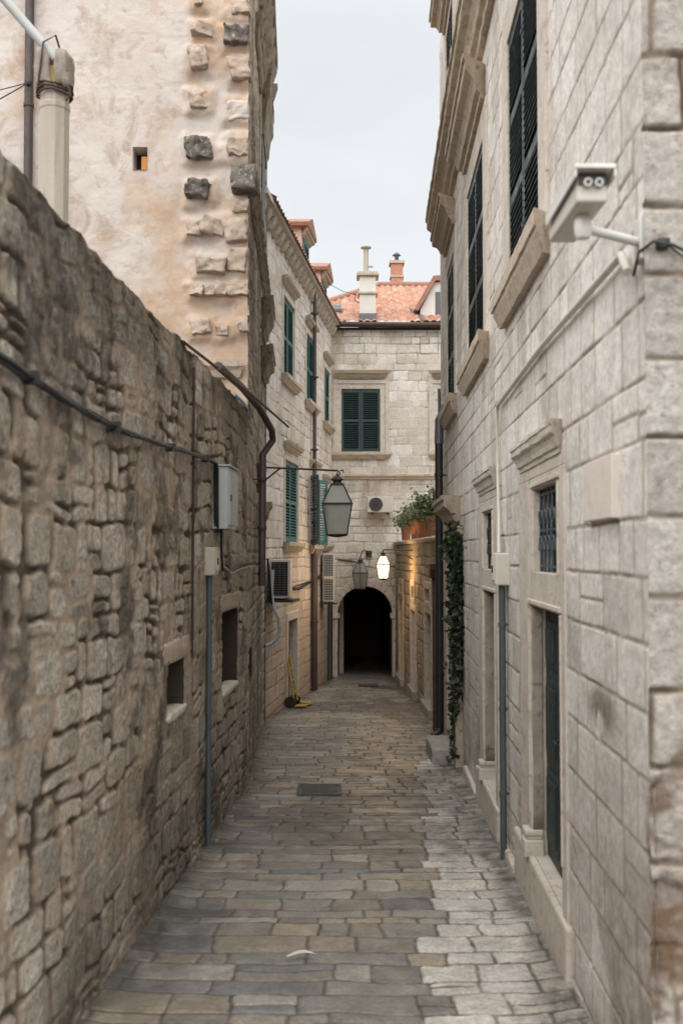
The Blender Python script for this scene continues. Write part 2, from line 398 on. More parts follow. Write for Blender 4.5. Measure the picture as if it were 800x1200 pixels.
t = NT('paving')
at = t.n('ShaderNodeAttribute', attribute_name='mas'); sp = t.n('ShaderNodeSeparateColor', {'Color': at.outputs['Color']})
c = t.ramp(sp.outputs[0], [(0, (.145, .142, .138)), (.18, (.27, .25, .225)), (.36, (.165, .168, .172)), (.54, (.36, .30, .225)), (.7, (.20, .185, .16)), (.86, (.37, .345, .305)), (1, (.18, .168, .15))])
c = t.mix(at.outputs['Alpha'], c, t.mix(.66, c, (.66, .62, .565)))
c = t.mix(1., c, t.ramp(t.noise(5, 8, .68, .4), [(.28, .62), (.72, 1.28)]), 'MULTIPLY')
c = t.mix(1., c, t.ramp(t.noise(45, 5, .7), [(.3, .62), (.62, 1.12)]), 'MULTIPLY')
c = t.mix(t.math('MULTIPLY', sp.outputs[1], t.ramp(t.noise(3.3, 6, .65), [(.3, .45), (.6, .95)])), c, (.06, .052, .043))
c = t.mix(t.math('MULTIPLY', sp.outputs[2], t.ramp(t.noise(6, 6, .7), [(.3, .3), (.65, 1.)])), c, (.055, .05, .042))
rg = t.ramp(t.noise(4, 6, .65, .3), [(.3, .28), (.7, .6)])
rg = t.mix(at.outputs['Alpha'], rg, (.72, .72, .72)); rg = t.mix(sp.outputs[1], rg, (.95, .95, .95))
M['paving'] = t.set(col=c, rough=rg, nrm=t.bump(t.noise(55, 7, .66), .0035, 1., t.bump(t.noise(9, 5, .6), .006, .6)), spec=.45)

t = NT('rooftile')
at = t.n('ShaderNodeAttribute', attribute_name='mas'); sp = t.n('ShaderNodeSeparateColor', {'Color': at.outputs['Color']})
c = t.ramp(sp.outputs[0], [(0, (.33, .15, .095)), (.3, (.39, .20, .135)), (.6, (.44, .27, .195)), (.8, (.31, .145, .095)), (1, (.47, .34, .26))])
c = t.mix(1., c, t.ramp(t.noise(9, 6, .65), [(.3, .7), (.7, 1.12)]), 'MULTIPLY')
c = t.mix(t.ramp(t.noise(2.2, 6, .7, .5), [(.6, 0.), (.75, .5)]), c, (.18, .15, .12))
M['rooftile'] = t.set(col=c, rough=.85, nrm=t.bump(t.noise(30, 5, .6), .004), spec=.25)

t = NT('frosted')                                          # dusty lantern glass
g = t.n('ShaderNodeBsdfTransparent', {'Color': (.75, .77, .75, 1)}); tr = t.n('ShaderNodeBsdfTranslucent', {'Color': (.62, .64, .62, 1)})
t.set(col=t.ramp(t.noise(8, 6, .6), [(.3, (.50, .51, .49)), (.7, (.38, .39, .37))]), rough=.25)
a = t.n('ShaderNodeMixShader', {0: .35, 1: t.p.outputs[0], 2: tr.outputs[0]}); b = t.n('ShaderNodeMixShader', {0: .5, 1: a.outputs[0], 2: g.outputs[0]})
t.t.links.new(b.outputs[0], t.t.nodes['Material Output'].inputs['Surface']); M['frosted'] = t.m
t = NT('lit_glass')
e_ = t.n('ShaderNodeEmission', {'Color': (1., .77, .46, 1), 'Strength': 1.15}); g = t.n('ShaderNodeBsdfTransparent', {'Color': (1, .97, .9, 1)}); b = t.n('ShaderNodeMixShader', {0: .45, 1: e_.outputs[0], 2: g.outputs[0]})
t.t.links.new(b.outputs[0], t.t.nodes['Material Output'].inputs['Surface']); M['lit_glass'] = t.m
t = NT('pane'); M['pane'] = t.set(col=t.ramp(t.noise(3), [(.3, (.03, .036, .04)), (.7, (.05, .056, .06))]), rough=.12)

# ------------------------------------------------------------------ the street
def paving_breaks(c, ym, u0, u1, rg):
    xb = .60 + .065 * (ym - 6.6) + rg.uniform(-.12, .12) if ym < 13.6 else 9
    br = [u0 - rg.random() * .4]; fl = [0]
    while br[-1] < min(xb - .2, u1 + .5):
        br.append(br[-1] + (rg.uniform(.18, .66) if ym < 14 else rg.uniform(.25, .6))); fl.append(0)
    if xb < 5:
        br[-1] = max(xb, br[-2] + .15); fl[-1] = 1 if ym > 4 else 0
        while br[-1] < u1 + .5: br.append(br[-1] + rg.uniform(.26, .42)); fl.append(1 if rg.random() < .88 else 0)
    return br, fl
PP = dict(seed=11, ch=.205, cv=.42, sw=.42, sv=.4, jw=.009, jwf=.013, jd=.007, bev=.014, warp=.042, wsc=3.2, wave=.16, split=.07, round=.025, var=.0035, tilt=.014, rough=.0055, rsc=13, hammer=.008, mrough=.003, jsoft=.009, breaks=paving_breaks)
def stepY(y): return .03 if y < 4 else max(.009, min(.035, .009 * (y / 5.) ** 1.3))
xs = axis(-1.75, 2.2, .0125); ys = axis(-3, 36.5, stepY)
U, V = np.meshgrid(xs, ys); U = U.ravel(); V = V.ravel()
H, J, RN, F = pattern(U, V, PP)
lx = -1.607 + .0447 * V; lx = np.where(V > 11.43, -.601 - .0419 * V, lx); lx = np.where(V > 17.4, -3.488 + .12 * V, lx)
rx = np.where(V < 16.9, 1.108 + .0343 * V, 1.991 - .0201 * V)
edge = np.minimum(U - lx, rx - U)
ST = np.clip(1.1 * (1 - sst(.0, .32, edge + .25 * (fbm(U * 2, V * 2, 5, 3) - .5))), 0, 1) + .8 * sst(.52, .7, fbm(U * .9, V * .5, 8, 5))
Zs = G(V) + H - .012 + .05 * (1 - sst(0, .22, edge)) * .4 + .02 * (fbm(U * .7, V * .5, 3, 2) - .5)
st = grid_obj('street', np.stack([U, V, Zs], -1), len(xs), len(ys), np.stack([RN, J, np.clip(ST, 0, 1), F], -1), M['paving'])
tag(st, 'worn stone paving of the narrow alley running down to the arch', 'street', kind='structure')
mb = MB(); S = 300
mb.quad((-S, -S, G(-S) - .09), (S, -S, G(-S) - .09), (S, S, G(S) - .09), (-S, S, G(S) - .09))
tag(mb.build('ground', M['soil']), 'bare ground lying under the paving and the buildings', 'ground', kind='structure')

# ------------------------------------------------------------------ parts of facades
def reveal(mb, u0, u1, z0, z1, d, b=.0):
    p = mb.fr.pt
    mb.quad(p(u0, b, z0), p(u0, -d, z0), p(u0, -d, z1), p(u0, b, z1)); mb.quad(p(u1, b, z0), p(u1, b, z1), p(u1, -d, z1), p(u1, -d, z0))
    mb.quad(p(u0, b, z1), p(u0, -d, z1), p(u1, -d, z1), p(u1, b, z1)); mb.quad(p(u0, b, z0), p(u1, b, z0), p(u1, -d, z0), p(u0, -d, z0))
def surround(mb, u0, u1, z0, z1, w, b, d, bottom=False, step=.0):
    """stone frame round an opening, with its reveals"""
    mb.box(u0 - w, u0, -d, b, z0, z1); mb.box(u1, u1 + w, -d, b, z0, z1); mb.box(u0 - w, u1 + w, -d, b - .002, z1, z1 + w)
    if bottom: mb.box(u0 - w, u1 + w, -d, b - .002, z0 - w, z0)
    if step:
        mb.box(u0 - w - .04, u0 - w + step, -.02, b + .025, z0, z1 + w); mb.box(u1 + w - step, u1 + w + .04, -.02, b + .025, z0, z1 + w)
        mb.box(u0 - w - .043, u1 + w + .043, -.02, b + .027, z1 + w - step, z1 + w + .04)
def leaf(fr, u0, u1, z0, z1, b, mat, parent, pitch=.052, th=.035, rails=(.5,)):
    mb = MB(fr); w = .055
    mb.box(u0, u0 + w, b, b + th, z0, z1); mb.box(u1 - w, u1, b, b + th, z0, z1)
    zz = [z0] + [z0 + r * (z1 - z0) for r in rails] + [z1]
    for i, z in enumerate(zz):
        a = z if i == 0 else (z - .08 if i == len(zz) - 1 else z - .035)
        mb.box(u0 + w, u1 - w, b + .003, b + th - .003, a, a + .08)
    for a, c in zip(zz[:-1], zz[1:]):
        z = a + .09
        while z < c - .06:
            p = fr.pt; t0 = .0
            q = [(b + .002, z + .026), (b + th + .008, z - .006), (b + th + .008, z + .001), (b + .002, z + .034)]
            vs = [p(u, bb, zz_) for u in (u0 + w, u1 - w) for bb, zz_ in q]
            mb.add(vs, [(0, 1, 5, 4), (1, 2, 6, 5), (2, 3, 7, 6), (3, 0, 4, 7)])
            z += pitch
    for z in (z0 + .25, z1 - .3):                           # strap hinges
        mb.box(u0 - .012, u0 + .05, b + th, b + th + .008, z, z + .035)
    return mb.build('shutter', mat, parent)
def hoodprof(z0, z1, b):
    h = z1 - z0
    return [(-.02, z0), (b * .22, z0), (b * .25, z0 + h * .14), (b * .42, z0 + h * .2), (b * .5, z0 + h * .36), (b * .62, z0 + h * .5), (b * .86, z0 + h * .6), (b * .9, z0 + h * .64), (b * .9, z0 + h * .84), (b, z0 + h * .87), (b, z1), (-.02, z1 + .01)]
def sillprof(z0, z1, b):
    h = z1 - z0
    return [(-.02, z0), (b * .45, z0), (b * .6, z0 + h * .18), (b * .82, z0 + h * .42), (b * .86, z0 + h * .55), (b, z0 + h * .58), (b, z1 - .01), (b * .97, z1), (-.02, z1)]
def window(bld, fr, u0, u1, z0, z1, w=.12, b=.02, d=.22, sill=None, hood=None, mat=None, trim='trim', mould='moulding', leaves=2, shut_b=-.05, pitch=.052, step=0, rails=(.5,), back='deep'):
    mb = MB(fr); surround(mb, u0, u1, z0, z1, w, b, d, sill is None, step)
    wn = mb.build('window', M[trim], bld, bevel=.006)
    m2 = MB(fr); m2.box(u0, u1, -d - .02, -d + .01, z0, z1); m2.build('pane', M[back], wn)  # dark panel added behind the opening, inner darkness put into its colour
    if sill: m = MB(fr); m.profile(sillprof(sill[2], sill[3], sill[4]), sill[0], sill[1]); m.build('sill', M[mould], wn)
    else: pass
    if hood: m = MB(fr); m.profile(hoodprof(hood[2], hood[3], hood[4]), hood[0], hood[1]); m.build('hood', M[mould], wn)
    if mat:
        k = (u1 - u0) / leaves
        for i in range(leaves): leaf(fr, u0 + i * k + .006, u0 + (i + 1) * k - .006, z0 + .01, z1 - .01, shut_b, M[mat], wn, pitch, rails=rails)
    return wn
def core(bld, fr, u0, u1, b0, b1, z0, z1, name='light_block', mat='deep'):  # default is an unseen black box added inside a building to block light
    mb = MB(fr); mb.box(u0, u1, b0, b1, z0, z1); return mb.build(name, M[mat], bld)

# ------------------------------------------------------------------ left: rubble garden wall
def gw_top(u): return .022 * (2 * vn(u * 2.6, u * 0, 3) - 1) + .016 * (2 * vn(u * 7, u * 0 + 4, 9) - 1)
def gw_stain(U, Z):
    a = sst(3.95, 3.0, Z) ; topd = (1 - a) * sst(.3, .65, fbm(U * 2.6, Z * .7, 21, 5))
    base = sst(1.3, -.4, Z) * sst(.25, .58, fbm(U * 1.3, Z * 1.1, 23, 5)) * .85
    blot = sst(.60, .70, fbm(U * 1.6, Z * 1.6, 22, 6, .6)) * .85
    drip = sst(.62, .78, fbm(U * 3.2, Z * .45, 24, 4)) * sst(1.8, 3.6, Z) * .6
    return np.clip(topd * .95 + base + blot + drip, 0, 1)
gh = [(7.3, 7.9, 1.0, 1.38), (9.72, 10.72, .83, 1.62)]
gw = root('garden_wall', 'tall rough rubble wall along the left side, black cable slung across it', 'wall', (-1.5, 5, G(5)))
PG = dict(seed=3, ch=.205, cv=.4, sw=.32, sv=.6, ua=.5, jw=.02, jd=.0045, bev=.012, warp=.045, wsc=3.0, wave=.2, round=.045, var=.0032, tilt=.02, rough=.0075, rsc=26, mrough=.006, split=.22, smear=.055, jsoft=.017, crev=.95)
def gstep(u): return max(.010, min(.03, .012 * (u / 4.)))
masonry('masonry', GW, 0.5, 11.5, -.75, 3.86, PG, M['rubble'], gw, lambda u: .03 if u < 3 else .013, .0095, gh, gw_stain, top=gw_top, off=.015)
for (a, b_, c, d) in gh:
    mb = MB(GW); reveal(mb, a, b_, c, d, .38, .01); wn = mb.build('recess', M['brownstone'], gw)
    m2 = MB(GW); m2.box(a - .01, b_ + .01, -.40, -.36, c - .01, d + .01); m2.build('pane', M['deep'], wn)  # near-black sheet at the back, the recess's darkness put into its colour
    m3 = MB(GW); m3.rough((a - .03, -.12, c - .05), (b_ + .05, .035, c + .015), 4, .01); m3.build('sill', M['trim'], wn)
    m4 = MB(GW); m4.rough((a - .14, -.08, d - .005), (b_ + .18, .022, d + .17), 14, .012); m4.build('lintel', M['toothing'], wn)

# ------------------------------------------------------------------ left: plastered house with toothing stones
ph = root('plastered_house', 'tall house with stained pink plaster gable studded with protruding stones', 'building', (-3, 14, G(14)))
toothing = [(221, 243, 23, 39, 0), (217, 239, 49, 78, 0), (217, 241, 103, 124, 0), (215, 243, 159, 185, 1), (264, 288, 157, 181, 2), (216, 243, 210, 232, 1), (266, 288, -4, 14, 0),
            (259, 288, 26, 50, 1), (266, 288, 64, 91, 0), (262, 288, 113, 138, 3), (272, 289, 231, 248, 0), (215, 233, 255, 276, 0), (233, 260, 252, 274, 0), (260, 287, 252, 284, 0), (264, 287, 286, 318, 0),
            (227, 262, 298, 320, 0), (219, 235, 331, 346, 0), (235, 250, 331, 346, 0), (250, 264, 328, 346, 0), (264, 288, 328, 347, 0), (221, 244, 371, 391, 0), (251, 266, 378, 394, 0), (276, 289, 353, 369, 2), (276, 289, 374, 389, 2), (222, 232, -6, 4, 0), (242, 264, 167, 183, 3)]
def gx(px): return (px - 400) / 1167 * 11.43 * .985
def gz(py): q = (600 - py) / 1167; return 2.2 + 11.3 * (.0411 + q * .9992) / (.9992 - .0411 * q)
def ga_stain(U, Z):
    s = sst(-2.6, -1.3, U) * sst(.35, .6, fbm(U * 2, Z * 1.2, 31, 5)) + sst(5.2, 4.0, Z) * .8 + .7 * sst(.58, .72, fbm(U * .9, Z * .9, 33, 5))
    return np.clip(s + .45 * near_stones(U, Z), 0, 1)
PGA = dict(seed=5, ch=.3, cv=.4, sw=.4, sv=.5, jw=.001, jd=.0, bev=.02, warp=.03, var=0, tilt=.0, rough=.012, rsc=3.5)
def near_stones(U, Z):
    m = np.zeros_like(U); Uw = U + .12 * (fbm(U * 5, Z * 5, 37, 4) - .5); Zw = Z + .12 * (fbm(U * 5 + 9, Z * 5, 38, 4) - .5)
    for (x0, x1, y0, y1, k) in toothing:
        dx = np.maximum(np.abs(Uw - .5 * (gx(x0) + gx(x1))) - .5 * (gx(x1) - gx(x0)), 0); dz_ = np.maximum(np.abs(Zw - .5 * (gz(y0) + gz(y1))) - .5 * (gz(y0) - gz(y1)), 0)
        m = np.maximum(m, 1 - sst(.0, .11, np.hypot(dx, dz_)))
    return m
def ga_post(U, Z, H, J, RN): return H + .03 * (fbm(U * 1.1, Z * 1.1, 36, 4) - .5) + near_stones(U, Z) * (.045 + .03 * fbm(U * 9, Z * 9, 39, 3)), J * 0, RN
masonry('gable_wall', GA, -9, -1.08, .0, 11.2, PGA, M['plaster'], ph, .022, .022, [(-2.43, -2.26, 6.66, 6.93)], ga_stain, ga_post)
mb = MB(GA); reveal(mb, -2.43, -2.26, 6.66, 6.93, .25, .01); wn = mb.build('vent_window', M['plasterwhite'], ph)
m2 = MB(GA); m2.box(-2.44, -2.25, -.27, -.24, 6.65, 6.94); m2.build('pane', M['deep'], wn)
m2 = MB(GA); m2.box(-2.335, -2.265, -.2, -.03, 6.665, 6.83); m2.build('brick', M['orange'], wn)
for i, (x0, x1, y0, y1, k) in enumerate(toothing):
    mb = MB(GA); pr = (.09, .13, .05, .03)[k] + .06 * rng0.random()
    mb.rough((gx(x0), -.06, gz(y1) + .015), (gx(x1), pr, gz(y0) - .02), 100 + i * 7, .03 if k != 1 else .045, 10, True, .02 + .12 * rng0.random())
    tw_, ta_ = rng0.uniform(-.22, .22), rng0.uniform(-.5, .5); mx_ = .5 * (gx(x0) + gx(x1)); mz_ = .5 * (gz(y0) + gz(y1)); L_ = []
    for vx, vy, vz in mb.v:                                  # knocked askew and broken off unevenly
        b_ = 11.43 - vy; b2 = b_ * (1 + ta_ * (vx - mx_) / .15 + .5 * (fbm(np.array([vx * 7.]), np.array([vz * 7.]), 300 + i, 2)[0] - .5)) if b_ > 0 else b_
        L_.append((vx + tw_ * (vz - mz_), 11.43 - b2, vz - tw_ * .6 * (vx - mx_)))
    mb.v = L_
    mb.build('toothing_stone', M[('toothing', 'lichened', 'brownstone', 'plaster')[k]] if k != 2 else M['toothing'], ph)
mb = MB(GA); mb.profile([(-.02, 4.22), (.05, 4.22), (.08, 4.3), (.12, 4.34), (.12, 4.42), (-.02, 4.43)], -1.62, -1.1); mb.build('string_course', M['toothing'], ph)
def pf_stain(U, Z):
    return np.clip(sst(.55, .7, fbm(U * 1.8, Z * .8, 41, 5)) + sst(1.2, -.6, Z) * .5 + .5 * sst(.5, .8, fbm(U * 5, Z * .3, 42, 4)), 0, 1)
PPF = dict(seed=9, ua=.5, ch=.24, cv=.35, sw=.36, sv=.5, jw=.016, jd=.010, bev=.018, warp=.03, wsc=3, wave=.06, round=.05, var=.006, tilt=.04, rough=.008, rsc=16, crev=.8, mrough=.006, split=.12, smear=.04)
pfh = [(11.9, 12.42, .68, 1.06)]
masonry('street_wall', PF, 11.43, 17.4, -.95, 10.9, PPF, M['brownstone'], ph, .018, .016, pfh, pf_stain)
for (a, b_, c, d) in pfh:
    mb = MB(PF); reveal(mb, a, b_, c, d, .3, .01); wn = mb.build('slot_window', M['brownstone'], ph)
    m2 = MB(PF); m2.box(a - .01, b_ + .01, -.32, -.29, c - .01, d + .01); m2.build('pane', M['deep'], wn)
# cornices, window hoods and corbels seen edge-on along the street front
mb = MB(PF); mb.profile(hoodprof(6.36, 6.60, .11), 11.3, 17.2, .14, .008); mb.build('string_course', M['darkmoulding'], ph)
mb = MB(GA); mb.rough((-1.27, -.05, 6.36), (-.98, .24, 6.64), 61, .02, 8, True, .1); mb.build('string_course_end', M['lichened'], ph)
mb = MB(PF); mb.profile([(-.02, 10.45), (.1, 10.45), (.12, 10.6), (.16, 10.72), (.2, 10.75), (.2, 10.95), (-.02, 10.97)], 11.2, 17.3, .2, .005); eave = mb.build('eave', M['darkmoulding'], ph)
for u in np.arange(11.6, 17.3, .62):
    mb = MB(PF); mb.profile([(-.02, 10.1), (.06, 10.12), (.14, 10.26), (.2, 10.45), (-.02, 10.45)], u, u + .24, .3, .002, False); mb.build('corbel', M['darkmoulding'], eave)
for (u0, u1, z0, z1, b) in ((15.2, 16.9, 8.75, 9.75, .15), (15.2, 16.5, 5.6, 6.18, .19), (15.2, 16.7, 4.95, 5.42, .19), (12.9, 14.6, 9.0, 9.4, .1)):
    mb = MB(PF); mb.profile(hoodprof(z0, z1, b), u0, u1, .16, .006); mb.build('window_hood', M['darkmoulding'], ph)
mb = MB(PF); mb.box(15.2, 16.3, -.02, .015, 6.9, 8.7); mb.build('shutter', M['door_dark'], ph)
mb = MB(PF); mb.profile([(-.02, 2.58), (.07, 2.6), (.15, 2.7), (.17, 2.82), (.21, 2.85), (.21, 2.92), (-.02, 2.93)], 13.9, 14.6, .12, .006); mb.build('corbel', M['moulding'], ph)
core(ph, GA, -9, -1.32, -6, -.3, -1, 10.85)
mb = MB(); mb.quad((-9.1, 11.2, 11.25), (-.9, 11.2, 10.99), (-1.16, 17.4, 10.99), (-9.1, 17.4, 14.)); mb.quad((-9.1, 11.2, 11.2), (-9.1, 17.4, 13.9), (-1.16, 17.4, 10.975), (-.9, 11.2, 10.975)); mb.build('roof', M['rooftile'], ph)

# ------------------------------------------------------------------ left: pale house with green shutters
lf = root('shuttered_house', 'pale stone house on the left with teal louvred shutters and corbelled cornice', 'building', (-1.2, 22, G(22)))
lh = [(19.42, 20.72, 5.72, 7.3), (22.33, 23.55, 5.66, 7.2), (25.25, 26.4, 5.56, 6.97), (19.65, 21.2, 2.42, 4.06), (23.0, 24.1, 2.38, 4.0), (25.1, 26.2, 2.45, 3.82), (20.0, 21.1, -1.0, .83), (23.25, 23.8, -.28, .86)]
def lf_stain(U, Z):
    return np.clip(.75 * sst(1.7, .6, Z + .9 * (fbm(U * .9, Z * .6, 51, 4) - .5)) + .55 * sst(.58, .72, fbm(U * 1.2, Z * .6, 52, 5)) + .4 * sst(-.4, -1.1, Z), 0, 1)
PLF = dict(seed=21, ch=.25, cv=.35, sw=.42, ua=.75, sv=.5, jw=.010, jd=.006, bev=.012, warp=.025, wsc=3, wave=.04, round=.02, var=.004, tilt=.015, rough=.005, rsc=14, smear=.03, jsoft=.012, crev=.6)
def lf_post(U, Z, H, J, RN):
    k = .35 + .65 * sst(.4, .62, fbm(U * .6, Z * .6, 55, 4)); return H, J * k, RN
masonry('wall', LF, 17.3, 27.05, -1.25, 8.2, PLF, M['farstone'], lf, .022, .018, lh, lf_stain, lf_post)
for i, (a, b_, c, d) in enumerate(lh[:6]):
    w = .09; up = i < 3
    wn = window(lf, LF, a, b_, c, d, w, .03, .22, (a - .2, b_ + .25, c - .2, c - .002, .14), (a - .16, b_ + .16, d + .2, d + .36, .13), 'shutter_green' if i != 4 else None, 'trim', 'moulding', pitch=.06)
    if i == 4:
        leaf(LF.rot(a, .02, R(152)), 0, .54, c + .02, d - .02, .0, M['shutter_dark'], wn, .06)
        leaf(LF.rot(b_, .03, R(14)), 0, .54, c + .02, d - .02, .0, M['shutter_green'], wn, .06)
a, b_, c, d = lh[6]
mb = MB(LF); surround(mb, a, b_, c, d, .16, .035, .35); dr = mb.build('doorway', M['trim'], lf, bevel=.006)
m2 = MB(LF); m2.box(a, b_, -.19, -.14, c - .05, d); m2.build('door', M['door_dark'], dr)
a, b_, c, d = lh[7]
mb = MB(LF); reveal(mb, a, b_, c, d, .3, .012); dr = mb.build('window', M['farstone'], lf)
m2 = MB(LF); m2.box(a - .01, b_ + .01, -.12, -.07, c - .01, d + .01); m2.build('pane', M['deep'], dr)
mb = MB(LF); mb.profile([(-.02, 8.28), (.1, 8.28), (.12, 8.33), (.17, 8.36), (.21, 8.36), (.21, 8.46), (-.02, 8.47)], 16.8, 27.0, .2, .006, False); cn = mb.build('cornice', M['trim'], lf)
for u in np.arange(16.9, 26.9, .44):
    mb = MB(LF); mb.profile([(-.02, 8.07), (.06, 8.08), (.11, 8.15), (.16, 8.28), (-.02, 8.28)], float(u), float(u) + .2, .3, .006, False); mb.build('corbel', M['moulding'], cn)
def tiles(name, o, e, s, w, L, parent, keep=None, seed=0, tw=.2, tl=.34, res=.035):
    o, e, s = np.array(o, float), np.array(e, float), np.array(s, float); e /= np.linalg.norm(e); s /= np.linalg.norm(s); n = np.cross(e, s)
    us = axis(0, w, res); vs = axis(0, L, res * 1.4); U, V = np.meshgrid(us, vs); U = U.ravel(); V = V.ravel()
    r = np.floor(V / tl); Uj = U + .025 * (h2(r, np.floor(U / tw), seed + 3) - .5); c = np.floor(Uj / tw); fr = Uj / tw - c
    hgt = .055 * np.abs(np.sin(np.pi * fr)) ** .8 + .03 * (1 - (V / tl - r)) + .01 * h2(c, r, seed)
    P3 = o + U[:, None] * e + V[:, None] * s + hgt[:, None] * n
    A = np.stack([h2(c, r, seed + 1), U * 0, U * 0, U * 0], -1); k = None
    if keep:
        uc = .5 * (us[1:] + us[:-1]); vc = .5 * (vs[1:] + vs[:-1]); k = keep(*np.meshgrid(uc, vc))
    return grid_obj(name, P3, len(us), len(vs), A, M['rooftile'], parent, None, k)
p0 = LF.pt(27.0, .3, 8.5); p1 = LF.pt(17.2, .3, 8.5)
tiles('roof', p0, (p1[0] - p0[0], p1[1] - p0[1], 0), (-.9, .1, .42), 9.8, 5.5, lf, seed=4, res=.06)
core(lf, LF, 17.5, 26.9, -6, -.4, -1.2, 8.0)
for (u0, u1, z0, z1) in ((22.35, 23.35, 8.3, 9.62), (25.45, 26.45, 8.3, 9.5)):
    mb = MB(LF); mb.box(u0, u1, -.75, -.1, z0, z1); dm = mb.build('dormer', M['plasterpink'], lf)
    m = MB(LF); m.prism([(u0 - .14, z1 - .02), (u1 + .14, z1 - .02), (u1 + .16, z1 + .06), ((u0 + u1) / 2, z1 + .34), (u0 - .16, z1 + .06)], -.8, .08); m.build('dormer_roof', M['oldtile'], dm)
    m = MB(LF); m.profile(hoodprof(z1 - .22, z1 - .03, .16), u0 - .1, u1 + .1); 
    for i_ in range(len(m.v)): p_ = m.v[i_]; m.v[i_] = (p_[0] - .1, p_[1], p_[2])
    m.build('dormer_cornice', M['moulding'], dm)
    leaf(LF, u0 + .15, u1 - .15, z0 + .45, z1 - .25, -.095, M['shutter_green'], dm, .07)

# ------------------------------------------------------------------ end house with the arched passage
en = root('arch_house', 'pale stone house closing the alley, dark arched passage through its base', 'building', (.8, 27, G(27)))
ACX, AZ, AR = .635, .56, .735
eh = [(.0, 1.05, 4.94, 6.67), (2.62, 3.5, 4.94, 6.67)]
def en_keep(U, Z): return ~((np.abs(U - ACX) < AR + .02) & ((Z < AZ) | (np.hypot(U - ACX, Z - AZ) < AR + .03)))
def en_stain(U, Z):
    return np.clip(.6 * sst(.56, .72, fbm(U * 1.5, Z * .7, 61, 5)) + .5 * sst(2.9, 1.6, Z) * sst(.35, .6, fbm(U * 1.1, Z * 1.1, 62, 4)) + .7 * np.exp(-((U - 1.1) / .35) ** 2) * sst(3.3, 3.1, Z) * sst(2.3, 3.1, Z) + .5 * sst(4.3, 4.1, Z) * sst(3.6, 4.1, Z) * sst(.45, .7, fbm(U * 6, Z * .3, 63, 3)), 0, 1)
PEN = dict(seed=31, ch=.24, cv=.3, sw=.42, sv=.5, jw=.016, jd=.012, bev=.02, warp=.03, wsc=3, wave=.04, round=.03, var=.006, tilt=.03, rough=.006, rsc=12, smear=.03, jsoft=.014, crev=.5)
def en_post(U, Z, H, J, RN):
    t = sst(7.35, 7.6, Z + .3 * (fbm(U * 1.5, U * 0, 66, 3) - .5)); m = sst(4.0, 3.2, Z)
    k = .06 + .8 * t + .42 * m * sst(.35, .6, fbm(U * .8, Z * .8, 67, 3))
    return H * (.45 + .55 * np.maximum(t, m)) + .006, np.clip(J * k, 0, 1), np.clip(RN * (.5 + .5 * np.maximum(t, m)) + .3 * (1 - np.maximum(t, m)), 0, 1)
masonry('wall', EN, -2.5, 5.5, -1.3, 8.32, PEN, M['endstone'], en, .018, .018, eh, en_stain, en_post, en_keep)
window(en, EN, *eh[0], .2, .03, .2, (-.3, 1.38, 4.75, 4.94, .16), (-.28, 1.36, 6.95, 7.16, .24), 'shutter_dark', 'trim', 'moulding', step=.06, rails=(.5,), pitch=.06)
window(en, EN, *eh[1], .2, .03, .2, (2.32, 3.82, 4.75, 4.94, .16), (2.33, 3.8, 6.95, 7.16, .24), 'shutter_dark', 'trim', 'moulding', step=.06, pitch=.06)
mb = MB(EN); mb.profile([(-.02, 4.2), (.04, 4.2), (.06, 4.26), (.1, 4.28), (.1, 4.33), (-.02, 4.36)], -.35, 5, .2, .004, False); mb.build('string_course', M['moulding'], en)
# arch ring of voussoirs, jambs, imposts
ring = MB(EN); NV = 15
for i in range(NV):
    a0, a1 = math.pi * i / NV + .006, math.pi * (i + 1) / NV - .006; ro = AR + .2 + .012 * (i % 2)
    pts = [(ACX + r * math.cos(a), AZ + r * math.sin(a)) for r, aa in ((AR, (a0, (a0 + a1) / 2, a1)), (ro, (a1, (a0 + a1) / 2, a0))) for a in aa]
    ring.prism(pts, -.6, .035 + .006 * (i % 3))
for i in range(24):
    pass
ar = ring.build('arch_ring', M['trim'], en, bevel=.01)
for sx in (-1, 1):
    z = G(27) - .1; k = 0
    while z < AZ - .15:
        h = min(.3 + .06 * ((k * 7) % 3), AZ - .13 - z); j = MB(EN); w = .16 + .06 * (k % 2)
        a, b_ = sorted((ACX + sx * AR, ACX + sx * (AR + w))); j.box(a, b_, -.6, .03, z + .004, z + h - .004); j.build('jamb_stone', M['trim'], ar, bevel=.012); z += h; k += 1
    a, b_ = sorted((ACX + sx * (AR - .05), ACX + sx * (AR + .2))); j = MB(EN); j.box(a, b_, -.62, .07, AZ - .13, AZ); j.build('impost', M['trim'], ar, bevel=.015)
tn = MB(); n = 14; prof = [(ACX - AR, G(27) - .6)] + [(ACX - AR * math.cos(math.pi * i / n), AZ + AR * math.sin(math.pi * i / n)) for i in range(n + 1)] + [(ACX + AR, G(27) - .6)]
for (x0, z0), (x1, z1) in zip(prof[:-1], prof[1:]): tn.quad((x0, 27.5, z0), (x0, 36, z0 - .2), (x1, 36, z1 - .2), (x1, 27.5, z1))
tn.quad(*[(x, 36, z) for x, z in prof]); tn.build('passage', M['rustiron'], en)  # stone vault in the dark iron colour: the passage's shade put into it
mb = MB(); mb.box(-.07, .06, 28.3, 28.6, G(28) - .2, 1.0); mb.build('passage_pier', M['trim'], en, bevel=.01)
